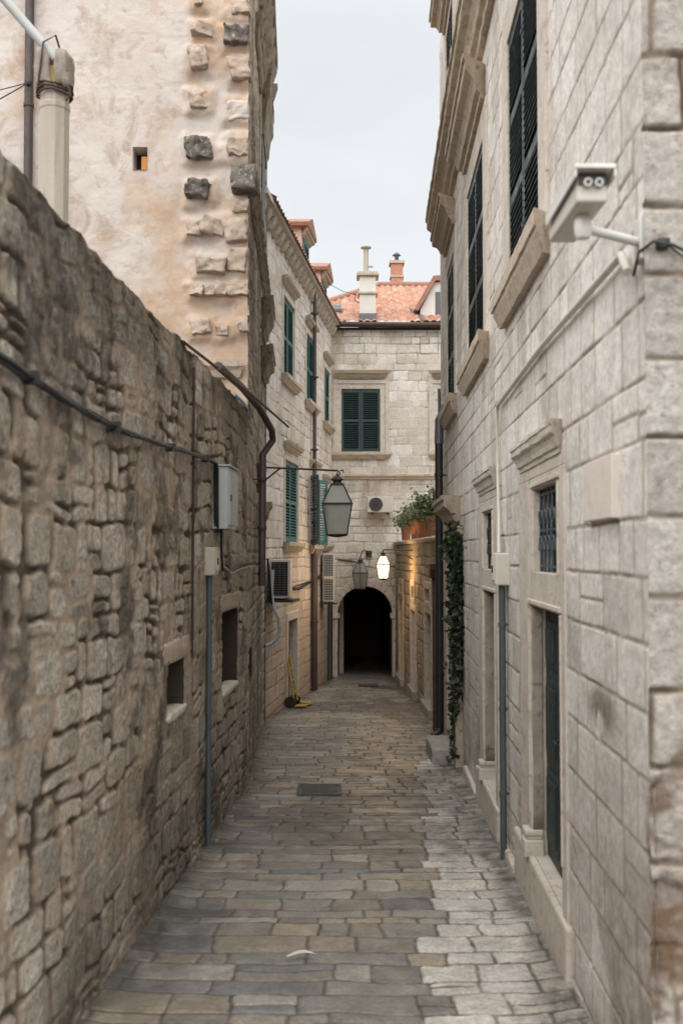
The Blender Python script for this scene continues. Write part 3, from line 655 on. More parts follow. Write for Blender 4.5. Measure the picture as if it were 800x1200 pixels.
# roof
s_ = np.array((0, 5.0, 2.35)); Ls = float(np.linalg.norm(s_))
tiles('roof', (-2.4, 26.86, 8.44), (1, 0, 0), s_, 7.8, Ls, en, lambda u, v: (u - 2.4 + 1.98) > v / Ls * 3.2, 8)
mb = MB(); mb.quad((-1.98, 26.86, 8.4), (1.22, 31.86, 10.8), (-1.98, 36, 8.4)); mb.build('hip_roof', M['rooftile'], en)
mb = MB(); mb.tube([(1.2, 31.88, 10.86), (5.5, 31.88, 10.86)], .11, 8); mb.tube([(-1.95, 26.9, 8.52), (1.2, 31.88, 10.86)], .1, 8); mb.build('ridge_tiles', M['oldtile'], en)
core(en, EN, -2.5, 5.5, -9, -1.0, 1.4, 8.3)
core(en, EN, -2.5, ACX - AR - .03, -9, -.4, -1.6, 1.39); core(en, EN, ACX + AR + .03, 5.5, -9, -.4, -1.6, 1.39)
mb = MB(); mb.tube([(-.4, 26.78, 8.40), (5.4, 26.78, 8.36)], .075, 10); mb.tube([(-.4, 26.9, 8.3), (5.4, 26.9, 8.3)], .04, 6); mb.build('gutter', M['rustiron'], en)
ch = MB(); ch.box(.5, .95, 27.25, 27.7, 8.75, 9.86); c1 = ch.build('chimney', M['plasterwhite'], en, bevel=.012)
m = MB(); m.box(.45, 1.0, 27.2, 27.75, 9.35, 9.42); m.box(.42, 1.03, 27.17, 27.78, 9.86, 9.94); m.box(.47, .98, 27.22, 27.73, 9.94, 9.99); m.build('cap', M['concrete'], c1, bevel=.01)
m = MB(); m.box(.48, .97, 27.1, 27.75, 8.45, 8.78); m.build('flashing', M['zinc'], c1)
m = MB(); m.tube([(.68, 27.47, 9.95), (.68, 27.47, 10.65)], .075, 10); m.lathe((.68, 27.47, 10.65), [(.04, 0), (.15, .05), (.15, .08), (.03, .14)], 10); m.tube([(.7, 27.47, 10.2), (.86, 27.4, 10.16)], .035, 6); m.build('flue', M['concrete'], c1)
ch = MB(); ch.box(1.6, 1.98, 31.8, 32.2, 10.6, 11.55); c2 = ch.build('chimney', M['brickred'], en)
c2['label'] = 'short red brick chimney on the ridge'
m = MB(); m.box(1.55, 2.03, 31.75, 32.25, 11.55, 11.64); m.build('cap', M['concrete'], c2); m = MB(); m.box(1.57, 2.01, 31.77, 32.23, 11.1, 11.16); m.build('band', M['concrete'], c2); m = MB(); m.lathe((1.79, 32, 11.64), [(.07, 0), (.06, .2), (.15, .22), (.03, .32)], 8); m.build('flue', M['zinc'], c2)
mb = MB(); mb.fr = Frame((0, 27.6), (1, 0), (0, -1)); mb.prism([(2.2, 8.6), (4.4, 8.6), (4.4, 9.95), (2.6, 9.78), (2.2, 9.0)], -2.5, 0); dm = mb.build('dormer', M['plasterwhite'], en)
m = MB(Frame((0, 27.6), (1, 0), (0, -1))); m.prism([(2.02, 8.98), (2.14, 8.96), (2.62, 9.80), (4.5, 9.96), (4.5, 10.1), (2.56, 9.93)], -2.6, .12); m.build('dormer_roof', M['oldtile'], dm)
m = MB(Frame((0, 27.6), (1, 0), (0, -1))); m.prism([(2.62, 8.85), (3.3, 8.85), (3.3, 9.5), (2.62, 9.5)], -.05, .012); m.build('dormer_window', M['pane'], dm)
m = MB(); m.quad((1.95, 28.5, 9.28), (2.12, 28.5, 9.28), (2.35, 26.9, 8.55), (2.2, 26.9, 8.55)); m.build('flashing', M['zinc'], dm)
mb = MB(); 
for i in range(1):
    mb.add([(-.38, 27.9, 9.03), (.0, 27.9, 9.03), (.0, 28.45, 9.28), (-.38, 28.45, 9.28), (-.38, 27.9, 9.1), (.0, 27.9, 9.1), (.0, 28.45, 9.36), (-.38, 28.45, 9.36)], [(4, 5, 6, 7), (0, 1, 5, 4), (1, 2, 6, 5), (3, 0, 4, 7)])
mb.build('skylight', M['pane'], en)

# ------------------------------------------------------------------ right: low terrace wall with doors
tw = root('terrace_wall', 'low stone terrace wall with small doors, flower pots along its top', 'wall', (1.6, 22, G(22)))
rh = [(18.0, 19.1, -.62, 1.08), (18.25, 19.1, 1.3, 1.53), (21.05, 22.1, -.72, .96), (21.25, 22.0, 1.22, 1.48), (24.3, 25.5, -.88, 1.05), (24.4, 25.4, 1.2, 1.43)]
def rw_stain(U, Z): return np.clip(.6 * sst(.55, .7, fbm(U * 1.4, Z * 1.4, 71, 5)) + .5 * sst(2.0, 2.5, Z) * sst(.4, .6, fbm(U * 3, Z * .6, 72, 4)), 0, 1)
PRW = dict(seed=41, ua=.6, ch=.24, cv=.35, sw=.36, sv=.5, jw=.018, jd=.012, bev=.02, warp=.03, wsc=3, round=.04, var=.006, tilt=.04, rough=.008, rsc=15, smear=.03, crev=.8)
masonry('masonry', RW, 16.5, 27.0, -1.25, 2.42, PRW, M['terrace'], tw, .02, .016, rh, rw_stain)
mb = MB(RW); mb.profile([(-.3, 2.41), (.02, 2.41), (.05, 2.44), (.06, 2.47), (.04, 2.5), (-.3, 2.5)], 16.6, 26.97, .25, .006, False); mb.build('coping', M['moulding'], tw)
core(tw, RW, 17.2, 26.95, -3.2, -.3, -1.2, 2.46, 'terrace_floor', 'concrete')
for i, (a, b_, c, d) in enumerate(rh):
    mb = MB(RW); surround(mb, a, b_, c, d, .13, .03, .25, i % 2 == 1); f = mb.build('window' if i % 2 else 'doorway', M['moulding' if i != 2 else 'trim'], tw, bevel=.008)
    m2 = MB(RW); m2.box(a, b_, -.13, -.09, c, d)
    if i % 2 == 0:
        for k in range(1, 5): m2.box(a + k * (b_ - a) / 5 - .006, a + k * (b_ - a) / 5 + .006, -.09, -.084, c + .02, d - .02)
    m2.build('pane' if i % 2 else 'door', M['deep' if i % 2 else ('wood' if i == 2 else 'door_dark')], f)
    if i % 2 == 0:
        m3 = MB(RW); m3.box(a - .15, b_ + .15, -.2, .1, c - .4, c + .03); m3.build('step', M['stoneblock'], f, bevel=.02)

# ------------------------------------------------------------------ right: big ashlar house
rb = root('ashlar_house', 'large pale ashlar house filling the right side, heavy cornice and dark shutters', 'building', (1.5, 9, G(9)))
w3 = [(6.56, 8.08, 4.37, 6.42), (9.96, 11.7, 4.37, 6.42), (13.75, 15.05, 4.37, 6.42)]
hh = w3 + [(13.75, 15.05, 7.95, 10.1), (5.95, 7.12, .08, 1.83), (6.0, 6.97, 2.07, 2.64), (9.2, 10.2, -.08, 1.82), (9.36, 10.18, 2.04, 2.6), (13.15, 14.5, -.6, 2.35)]
def rb_stain(U, Z):
    g = G(U)
    s = (.55 + .3 * sst(6, 5, U)) * sst(1.9, .2, Z - g) * sst(.34, .6, fbm(U * 1.3, Z * 1.3, 81, 5)) + .35 * sst(.6, .74, fbm(U * 1.6, Z * .5, 82, 5))
    s = s + 1.7 * np.exp(-(((U - 4.95) / .26) ** 2 + ((Z - 1.43) / .1) ** 2)) * sst(.3, .5, fbm(U * 6, Z * 6, 83, 4))
    s = s + 1.1 * np.exp(-((U - 4.0) / .16) ** 2) * sst(1.35, 1.0, Z + .4 * (fbm(U * 4, Z * 4, 84, 3) - .5)) * sst(.4, .55, fbm(U * 4, Z * 4, 85, 4))
    for (a, b_, c, d) in w3: s = s + .45 * sst(a - .3, a + .1, U) * sst(b_ + .3, b_ - .1, U) * sst(c - 1.3, c - .25, Z) * (Z < c - .2) * sst(.45, .7, fbm(U * 5, Z * .4, 86, 4))
    return np.clip(s, 0, 1)
PRB = dict(seed=51, ch=.265, cv=.24, sw=.42, sv=.5, ua=.62, jw=.008, jd=.0045, bev=.009, warp=.007, wsc=3, wave=.0, round=.02, var=.0025, tilt=.006, rough=.0045, rsc=16, smear=.010, jsoft=.010, mrough=.003, crev=.35, split=.07)
def ustep(u): return max(.010, min(.03, .010 * u / 5.))
masonry('street_wall', RB, 4.0, 16.85, -.95, 10.9, PRB, M['ashlar'], rb, ustep, lambda z: .0095 if z < 6.8 else .02, hh, rb_stain)
PCF = dict(PRB); PCF.update(seed=52, ch=.335, sw=1.1, ua=1., jw=.016, jd=.009, bev=.014, rough=.009, rsc=24, crev=.8, cv=.15, round=.025, smear=.014, warp=.022)
def cf_dmg(U, Z): return sst(1.45, 1.2, Z + .7 * (fbm(U * 5, Z * 5, 97, 3) - .5)) * sst(.36, .5, fbm(U * 5, Z * 5, 98, 4))
def cf_post(U, Z, H, J, RN): d = cf_dmg(U, Z); return H - d * (.02 + .03 * fbm(U * 14, Z * 14, 99, 4)), np.maximum(J, .3 * d), RN
def cf_stain(U, Z): return np.clip(1.0 * cf_dmg(U, Z) * sst(.3, .55, fbm(U * 8, Z * 8, 93, 3)) + .5 * sst(1.3, .9, Z + .7 * (fbm(U * 4, Z * 4, 94, 3) - .5)) * sst(.42, .56, fbm(U * 3, Z * 3, 95, 4)) + .35 * sst(.58, .72, fbm(U * 2, Z * 1, 96, 4)), 0, 1)
masonry('front_wall', CF, 1.226, 6.5, -.6, 10.9, PCF, M['cornerstone'], rb, lambda u: .011 if u < 2.2 else .05, .0105, (), cf_stain, cf_post, off=.012)
core(rb, RB, 4.35, 16.7, -5.2, -.42, -.9, 10.85)
for k, (a, b_, c, d) in enumerate(w3):
    window(rb, RB, a, b_, c, d, .30, .022, .24, (a - .42, b_ + .4, 4.1, 4.365, .12), (a - .36, b_ + .36, 6.76, 7.12, .25) if k else None, 'shutter_dark', 'trim', 'moulding', shut_b=-.03, pitch=.055, rails=(.33, .66))
window(rb, RB, *hh[3], .2, .022, .24, None, (13.4, 15.4, 10.25, 10.62, .26), 'shutter_dark', 'trim', 'moulding', shut_b=-.03, pitch=.07)
mb = MB(RB); mb.profile(hoodprof(7.32, 7.80, .27), 4.0, 16.5, .15, .006, False); mb.build('cornice', M['moulding'], rb)
# doorway groups: door, panel, barred overlight and hood in one stone frame
def doorway(a0, a1, od, wd, hood, zb, far, grille):
    mb = MB(RB); u0, u1, z0, z1 = od; p, q, r, s = wd
    mb.box(a0, u0, -.3, .014, zb, 2.72); mb.box(u1, a1, -.3, .014, zb, 2.72)
    mb.box(u0, u1, -.3, .012, z1, r); mb.box(u0, p, -.3, .010, r, s); 
    if q < u1: mb.box(q, u1, -.3, .010, r, s)
    mb.box(u0, u1, -.3, .011, s, 2.72); mb.box(a0, a1, -.1, .009, 2.722, 2.86)
    for (x0, x1, y0, y1) in ((u0, u1, zb + .3, z1), (p, q, r, s)):                     # raised fillet round each opening
        w = .045; e = .012
        mb.box(x0 - w, x0 - e, .002, .024, y0, y1); mb.box(x1 + e, x1 + w, .002, .024, y0, y1); mb.box(x0 - w - .002, x1 + w + .002, .002, .026, y1 + e, y1 + w)
    dp = .075 if grille else .17
    f = mb.build('doorway', M['trim'], rb, bevel=.006)
    m = MB(RB); m.profile(hoodprof(2.80, 2.99, .085), hood[0], hood[1], .12, .003); m.build('hood', M['trim'], f)
    m = MB(RB); m.box(u1 - .035, u1 + .13, -dp + .002, .068, zb, zb + .12); m.box(u1 - .018, u1 + .115, -dp + .004, .052, zb + .118, zb + .15); m.box(u1 - .03, u1 + .125, -dp + .003, .062, zb + .148, zb + .19)
    m.build('jamb_base', M['trim'], f, bevel=.012, seg=3)
    m = MB(RB); m.rough((u1 - .014, -dp + .001, zb + .19), (u1 + .01, .0, z1 - .004), 40 + int(u0), .006, 12, True, .0); m.build('jamb', M['wornstone'], f)
    m = MB(RB); m.box(a0 - .06, a1 + .25, -.3, .036, G(u0) - .25, zb + .012); m.build('threshold', M['trim'], f, bevel=.02)
    d = MB(RB); dp = .10 if grille else .17; d.box(u0, u1, -dp - .05, -dp, z0, z1); n = 2
    for i in range(n):
        w = (u1 - u0) / n
        for (y0, y1) in ((z0 + .1, z0 + .62), (z0 + .7, z0 + 1.25), (z0 + 1.33, z1 - .1)):
            x0, x1 = u0 + i * w + .08, u0 + (i + 1) * w - .08
            d.box(x0, x1, -dp - .001, -dp + .015, y0, y1); d.box(x0 + .05, x1 - .05, -dp + .014, -dp + .028, y0 + .05, y1 - .05)
    dd = d.build('door', M['door_dark'], f, bevel=.004)
    k = MB(RB); k.tube([RB.pt((u0 + u1) / 2 - .05, -dp, z0 + .9), RB.pt((u0 + u1) / 2 - .05, -dp + .06, z0 + .9), RB.pt((u0 + u1) / 2 - .15, -dp + .06, z0 + .9)], .011, 8); k.build('handle', M['iron'], dd)
    g = MB(RB); g.box(p, q, -.16, -.12, r, s); wn = g.build('overlight', M['deep'], f)
    g = MB(RB); nn = 6
    for i in range(nn + 1):
        u = p + .02 + (q - p - .04) * i / nn; g.tube([RB.pt(u, -.045, r), RB.pt(u, -.045, s)], .009, 6)
    for z in (r + .04, (r + s) / 2, s - .04): g.box(p, q, -.053, -.037, z - .008, z + .008)
    for i in range(nn):                                     # paired scrolls
        uc = p + .02 + (q - p - .04) * (i + .5) / nn; w = (q - p - .04) / nn * .46
        for zc, sg in ((r + .15, 1), (s - .15, -1)):
            pts = [RB.pt(uc + w * math.cos(a) * (1 - a / 12), -.03, zc + sg * (.085 * math.sin(a) * (1 - a / 14) + .012 * a)) for a in np.linspace(0, 7.2, 16)]
            g.tube(pts, .007, 5)
    g.build('grille', M['bluepipe'] if grille else M['iron'], wn)
    return f
doorway(5.8, 7.62, (5.95, 7.12, .08, 1.83), (6.0, 6.97, 2.07, 2.64), (5.82, 7.6), .06, 0, True)
doorway(9.02, 10.62, (9.2, 10.2, -.08, 1.82), (9.36, 10.18, 2.04, 2.6), (9.0, 10.6), -.1, 0, False)
for (a, b_) in ((7.9, 8.75), (10.9, 12.3)): mb = MB(RB); mb.box(a, b_, -.05, .045, G(a) - .4, G((a + b_) / 2) + .1); mb.build('plinth', M['trim'], rb, bevel=.02)
# side portal under a moulded hood
mb = MB(RB); mb.box(12.85, 13.15, -.3, .09, -1, 2.55); mb.box(14.5, 14.88, -.3, .09, -1, 2.55); mb.box(13.15, 14.5, -.3, .085, 2.35, 2.552); pt_ = mb.build('side_portal', M['moulding'], rb, bevel=.012)
m = MB(RB); m.profile(hoodprof(2.56, 2.94, .26), 12.72, 14.98, .14, .005); m.build('hood', M['moulding'], pt_)
m = MB(RB); m.box(13.15, 14.5, -.29, -.25, -1, 2.35); m.build('door', M['deep'], pt_)
m = MB(RB); m.box(13.1, 14.55, -.3, .15, -1, G(13.8) + .12); m.build('step', M['stoneblock'], pt_, bevel=.02)

# ------------------------------------------------------------------ street lanterns
def lantern(name_root, top, zt, half, parent, lit=False, sides=4, rot=0.):
    """top = hook point; hangs below it"""
    x, y = top; h = half
    def ringp(r, z): return [(x + r * math.cos(rot + 2 * math.pi * (k + .5) / sides), y + r * math.sin(rot + 2 * math.pi * (k + .5) / sides), z) for k in range(sides)]
    q = 1 / math.cos(math.pi / sides)
    z_e = zt - 2.15 * h; z_b = z_e - 2.1 * h; z_r = zt - .85 * h
    T, Bm, Rr = ringp(h * q, z_e), ringp(h * .68 * q, z_b), ringp(h * .42 * q, z_r)
    g = MB()
    for k in range(sides):
        j = (k + 1) % sides; g.quad(Bm[k], Bm[j], T[j], T[k])
    g.build('glass', M['lit_glass' if lit else 'frosted'], parent)
    r = MB()
    for k in range(sides):
        j = (k + 1) % sides; r.quad(T[k], T[j], Rr[j], Rr[k])
    r.build('roof_glass', M['lit_glass' if lit else 'frosted'], parent)
    f = MB(); t = max(.009, h * .05)
    for k in range(sides):
        j = (k + 1) % sides
        f.tube([Bm[k], T[k]], t, 6); f.tube([T[k], Rr[k]], t, 6); f.tube([Bm[k], Bm[j]], t, 6); f.tube([T[k], T[j]], t * 1.35, 6); f.tube([Rr[k], Rr[j]], t * 1.2, 6)
    f.build('frame', M['iron'], parent)
    c = MB(); c.lathe((x, y, z_r), [(h * .44, 0), (h * .5, h * .02), (h * .46, h * .12), (h * .3, h * .16), (h * .3, h * .3), (h * .44, h * .33), (h * .42, h * .42), (h * .2, h * .55), (h * .1, h * .62), (h * .12, h * .7), (h * .05, h * .78), (h * .05, h * .88)], 12)
    c.build('chimney_cap', M['iron'], parent)
    b = MB(); b.lathe((x, y, z_b - .02), [(h * .1, -.02), (h * .68, 0), (h * .68, .02)], 4 if sides == 4 else sides); b.build('floor_plate', M['iron'], parent)
    if lit:
        l = bpy.data.lights.new('lamp_light', 'POINT'); l.energy = 42; l.color = (1., .62, .27); l.shadow_soft_size = .10
        lo = bpy.data.objects.new('lamp_light', l); COL.objects.link(lo); lo.parent = parent; lo.location = np.array((x, y, z_e - h)) - np.array(parent.location)
LG = 'street lanterns on iron brackets'
L1 = root('street_lantern', 'large unlit lantern hanging from a long rusty bracket on the left', 'lantern', PF.pt(14, 0, 3.35), LG)
lantern('', (-.06, 14.0), 3.33, .205, L1)
mb = MB(); wx = PF.pt(14, 0, 0)[0]
mb.tube([(wx - .02, 14, 3.41), (-.6, 14, 3.385), (-.06, 14, 3.36)], .014, 8); mb.tube([(wx - .02, 14, 3.12), (-.86, 14, 3.395)], .012, 8); mb.tube([(-.06, 14, 3.37), (-.02, 14, 3.32), (-.06, 14, 3.27)], .012, 6); mb.tube([(-.02, 14, 3.36), (.02, 14, 3.37), (.03, 14, 3.33)], .012, 6)
mb.box(wx - .01, wx + .03, 13.96, 14.04, 3.05, 3.46); mb.build('bracket', M['rustiron'], L1)
L2 = root('street_lantern', 'small unlit lantern on a hooked bracket right above the arch', 'lantern', (.62, 27, 2.1), LG)
lantern('', (.5, 26.62), 2.1, .2, L2, sides=6)
mb = MB(); mb.tube([(.72, 27.05, 2.16), (.72, 26.95, 2.18), (.66, 26.75, 2.26), (.56, 26.64, 2.25), (.5, 26.62, 2.08)], .016, 8); mb.box(.66, .82, 26.95, 27.02, 2.08, 2.26); mb.build('bracket', M['iron'], L2)
L3 = root('street_lantern', 'lit lantern glowing warm yellow on bracket of the terrace wall', 'lantern', RW.pt(21.83, 0, 2.2), LG)
lantern('', (.91, 21.83), 2.26, .145, L3, True, 6)
mb = MB(); ex = RW.pt(21.83, 0, 0)[0]
mb.tube([(ex + .02, 21.83, 2.26), (.91, 21.83, 2.27), (.90, 21.83, 2.2)], .013, 8); mb.tube([(ex + .02, 21.83, 2.05), (1.22, 21.83, 2.25)], .011, 8); mb.tube([(ex + .03, 21.83, 1.82), (.93, 21.83, 1.82)], .008, 6); mb.build('bracket', M['iron'], L3)

# ------------------------------------------------------------------ pipes, boxes, cables on the left
def pipe(name, pts, r, mat, label, cat, clips=(), group=None, n=10, fr=None, loc=None):
    pts = [fr.pt(*p) for p in pts] if fr else pts
    loc = loc or min(pts, key=lambda p: p[2]); o = root(name, label, cat, loc, group)
    mb = MB(); mb.tube(pts, r, n); mb.build('tube', M[mat], o)
    for (u, b, z) in clips:
        m = MB(); c = fr.pt(u, b, z); rr = max(r) if isinstance(r, (list, tuple)) else r
        m.lathe((c[0], c[1], z - .018), [(rr * 1.25, 0), (rr * 1.25, .036)], 10); d = fr.n
        m.tube([c, (c[0] - d[0] * (b + .02), c[1] - d[1] * (b + .02), z)], .008, 6); m.build('clip', M[mat], o)
    return o
pipe('conduit', [(8.86, .04, G(8.86) - .05), (8.86, .04, 2.02)], .024, 'bluepipe', 'dark green upright conduit below the small beige box on rubble wall', 'pipe', [(8.86, .04, z) for z in (.1, .8, 1.5)], fr=GW)
pipe('drainpipe', [(9.15, .06, 3.93), (10.6, .07, 3.97), (11.75, .1, 3.93), (12.25, .2, 3.72), (12.35, .2, 3.6), (12.15, .1, 3.4), (12.12, .1, 1.8)], [.04, .04, .042, .042, .042, .045, .045], 'brownpipe', 'dark brown drainpipe bending down at the end of rubble wall', 'pipe', [(12.12, .1, z) for z in (3.1, 2.5, 1.95)], fr=GW)
pipe('iron_rod', [(8.12, .035, 1.35), (8.12, .035, 3.72)], .011, 'rustiron', 'thin rusty upright rod fixed on the rubble wall', 'rod', [(8.12, .035, z) for z in (1.4, 2.5, 3.55)], fr=GW)
mb = MB(); mb.tube([GW.pt(8.1, -.05, 3.93), GW.pt(10.5, .16, 3.9), GW.pt(12.9, .34, 3.84)], .014, 6)
tag(mb.build('wooden_pole', M['wood'], None, GW.pt(10.5, .1, 3.9)), 'thin wooden pole leaning over the end of rubble wall', 'pole')
mb = MB(); mb.tube([GW.pt(10.0, .08, 3.80), GW.pt(10.4, .1, 3.79), GW.pt(10.8, .1, 3.78)], .016, 8)
tag(mb.build('hose_piece', M['blueplastic'], None, GW.pt(10.5, .1, 3.86)), 'short light blue plastic tube under the bend of brown drainpipe', 'tube')
def cabinet(name, fr, u0, u1, b1, z0, z1, mat, label, cat, ribs=True):
    o = root(name, label, cat, fr.pt((u0 + u1) / 2, 0, z0))
    m = MB(fr); m.box(u0, u1, -.01, b1, z0, z1); m.build('case', M[mat], o, bevel=.012)
    m = MB(fr); m.box(u0 + .03, u1 - .03, b1, b1 + .012, z0 + .04, z1 - .04); d = m.build('door', M[mat], o, bevel=.004)
    m = MB(fr); m.box(u0 + .06, u0 + .075, b1 + .012, b1 + .024, (z0 + z1) / 2 - .03, (z0 + z1) / 2 + .03); m.build('latch', M['black'], d)
    if ribs: m = MB(fr); m.box(u0 - .02, u1 + .02, -.008, b1 + .02, z1, z1 + .015); m.build('lid', M[mat], o, bevel=.004)
    return o
cabinet('electric_cabinet', GW, 9.16, 9.72, .155, 2.42, 3.0, 'greybox', 'pale grey electric cabinet on the rubble wall at the cable end', 'cabinet')
cabinet('junction_box', GW, 8.78, 9.0, .10, 2.0, 2.25, 'beigebox', 'small beige box on rubble wall just below the grey cabinet', 'box', False)
o = root('cable_bundle', 'black cable bundle sagging along the rubble wall to the cabinet', 'cable', GW.pt(6.5, 0, 2.95))
for k in range(4):
    rr = random.Random(k); pts = []
    for (u, z) in ((1.5, 3.12), (2.8, 3.05), (4.1, 2.985), (4.7, 2.95), (5.3, 2.93), (6.0, 2.925), (6.8, 2.95), (7.6, 2.985), (8.4, 3.01), (9.03, 3.03), (9.11, 2.98), (9.12, 2.7), (9.13, 2.5), (9.2, 2.4)):
        pts.append(GW.pt(u, .05 + .016 * math.sin(u * 3 + k * 1.6), z + .014 * math.cos(u * 3.1 + k * 1.6) + rr.uniform(-.006, .006)))
    m = MB(); m.tube(pts, .011 if k else .014, 6); m.build('strand', M['black'], o)
for u, z in ((4.35, 2.97), (5.7, 2.925), (7.2, 2.965), (8.6, 3.015)):
    m = MB(GW); m.box(u - .012, u + .012, 0, .085, z - .03, z + .03); m.build('clip', M['iron'], o)
o = root('looped_cable', 'black cables looping from under the cabinet to brown drainpipe', 'cable', GW.pt(10, 0, 2.1))
for k in range(3):
    m = MB(); m.tube([GW.pt(9.3, .05 + .012 * k, 2.42), GW.pt(9.4, .06, 2.2 - .02 * k), GW.pt(9.45, .06, 2.08 - .02 * k), GW.pt(9.9, .07, 2.0 + .02 * math.sin(k)), GW.pt(10.6, .05 + .01 * k, 2.03 + .025 * k), GW.pt(11.3, .06, 2.05 + .02 * k), GW.pt(12.1, .08, 2.04)], .012, 6); m.build('strand', M['black' if k else 'greybox'], o)
# pillar with tied pole behind the wall
o = root('pergola_pillar', 'weathered stone pillar rising behind the rubble wall', 'pillar', (-2.05, 7.0, G(7)))
mb = MB(); mb.lathe((-2.05, 7, 0), [(.115, G(7) - .1), (.112, 3), (.107, 5.35), (.112, 5.36), (.112, 5.39), (.105, 5.40), (.105, 5.5)], 10, False); mb.build('shaft', M['concrete'], o, bevel=.006)
m = MB(); m.rough((-2.16, 6.9, 5.48), (-2.06, 7.1, 5.78), 3, .02, 6, False, .2); m.rough((-2.02, 6.88, 5.5), (-1.93, 7.1, 5.76), 8, .02, 6, False, .2); m.build('capital_stones', M['wornstone'], o)
m = MB(); m.box(-2.10, -1.99, 6.93, 7.07, 5.49, 5.66); m.build('wood_block', M['yellow'], o)
m = MB()
for k in range(3): m.tube([(-2.05 + .125 * math.cos(a), 7 + .125 * math.sin(a), 5.46 + .03 * k + .012 * math.sin(3 * a + k)) for a in np.linspace(0, 6.28, 14)], .008, 5)
m.tube([(-2.14, 6.9, 5.5), (-2.1, 6.88, 5.8), (-2.02, 6.9, 5.86), (-1.94, 6.9, 5.6)], .008, 5); m.tube([(-1.93, 6.9, 5.5), (-1.9, 6.88, 5.42), (-1.94, 6.88, 5.38)], .006, 5); m.build('lashing', M['rustiron'], o)
mb = MB(); mb.tube([(-2.02, 6.93, 5.70), (-2.48, 6.95, 6.24), (-3.2, 7.0, 7.1)], .034, 10)
tag(mb.build('canopy_pole', M['greybox'], None, (-2.05, 7, 5.7)), 'pale slanting metal pole lashed to the pillar top', 'pole')
pipe('downpipe', [(-3.62, .06, 3.5), (-3.64, .06, 11.1)], .05, 'brownpipe', 'dark purple downpipe on the plaster gable behind the pillar', 'pipe', [(-3.63, .06, z) for z in (5.2, 7.4, 9.6)], fr=GA)
mb = MB(); p_ = GA.pt(-3.62, .1, 7.65); mb.tube([p_, (-3.9, 10.0, 6.6), (-4.3, 9.3, 5.7)], .008, 5); mb.tube([p_, (-4.05, 10.2, 6.9), (-4.6, 9.5, 6.2)], .006, 5); mb.lathe((p_[0], p_[1], p_[2] - .04), [(.03, 0), (.05, .04), (.03, .08)], 8)
tag(mb.build('stay_wire', M['black'], None, p_), 'thin stay wires fanning down from a knob on the gable downpipe', 'wire')

# ------------------------------------------------------------------ things on the shuttered house
pipe('downpipe', [(23.1, .09, G(23) + .02), (23.1, .09, 2.15), (23.1, .09, 2.2), (23.1, .09, 8.3)], [.075, .075, .045, .045], 'brownpipe', 'slim dark downpipe from cornice to ground on the shuttered house', 'pipe', [(23.1, .09, z) for z in (.6, 2.9, 4.6, 6.3, 7.8)], fr=LF)
for k, (u, r_, z1, nm) in enumerate(((26.35, .035, 1.0, 'thin grey-green pipe beside the passage under the tall air conditioner'), (26.0, .05, 1.05, 'dark blue pipe just left of the passage'))):
    pipe('standpipe', [(u, .06, G(u)), (u, .06, z1), (u - .05, .1, z1 + .12)], r_, 'bluepipe' if k else 'iron', nm, 'pipe', [(u, .06, 0.)], fr=LF)
def ac_unit(loc, w, h, d, grilles, label, face='slats'):
    """outdoor unit, its front towards -Y"""
    x, y, z = loc; o = root('air_conditioner', label, 'air conditioner', (x, y + d / 2, z), 'air conditioner outdoor units')
    m = MB(); m.box(x - w / 2, x + w / 2, y, y + d, z, z + h); m.build('case', M['cream'], o, bevel=.012)
    for i in range(grilles):
        a = z + h * i / grilles + .04; b_ = z + h * (i + 1) / grilles - .04
        if face == 'slats':
            m = MB(); m.box(x - w / 2 + .025, x + w / 2 - .045, y - .006, y + .02, a, b_); g = m.build('vent', M['deep'], o)
            m = MB(); k = a + .02
            while k < b_ - .01: m.box(x - w / 2 + .025, x + w / 2 - .045, y - .014, y - .006, k, k + .012); k += .042
            for q in range(3): xx = x - w / 2 + .03 + (w - .09) * (q + .5) / 3; m.box(xx - .005, xx + .005, y - .018, y - .012, a, b_)
            m.build('louvre', M['acgrille' if grilles == 1 else 'greybox'], g)
        else:
            cx, cz, rr = x - .11, z + h / 2, h * .43
            m = MB()
            vs = [(cx + rr * math.cos(t_), y - .004, cz + rr * math.sin(t_)) for t_ in np.linspace(0, 2 * math.pi, 24, endpoint=False)]
            m.add(vs + [(p[0], y + .01, p[2]) for p in vs], [tuple(range(24))[::-1]] + [(q, (q + 1) % 24, 24 + (q + 1) % 24, 24 + q) for q in range(24)]); g = m.build('fan', M['acgrille'], o)
            m = MB()
            for f_ in (1, .72, .45, .2): m.tube([(cx + f_ * rr * math.cos(t_), y - .012, cz + f_ * rr * math.sin(t_)) for t_ in np.linspace(0, 2 * math.pi, 24)], .006, 5)
            for t_ in np.linspace(0, math.pi, 5)[:-1]: m.tube([(cx - rr * math.cos(t_), y - .01, cz - rr * math.sin(t_)), (cx + rr * math.cos(t_), y - .01, cz + rr * math.sin(t_))], .005, 5)
            m.build('fan_guard', M['iron'], g)
    m = MB()
    for sx in (-.3, .3): m = MB(); m.box(x + sx * w - .02, x + sx * w + .02, y + .02, y + d + .1, z - .04, z - .004); m.build('bracket', M['iron'], o)
    return o
a1 = ac_unit((-1.09, 17.75, 1.40), .36, .68, .75, 1, 'dark louvred air conditioner on the wall left of the large lantern')
m = MB(LF); m.box(17.75, 18.5, .0, .5, 1.32, 1.36); m.build('shelf', M['iron'], a1)
a2 = ac_unit((-.31, 24.6, 1.0), .29, 1.19, .5, 2, 'tall cream air conditioner with two stacked vents beside the arch')
m = MB(LF); m.box(24.6, 25.0, .0, .4, .93, .96); m.build('shelf', M['iron'], a2)
a3 = ac_unit((1.03, 26.66, 3.29), .68, .42, .28, 1, 'white air conditioner with round fan high above the arch', 'fan')
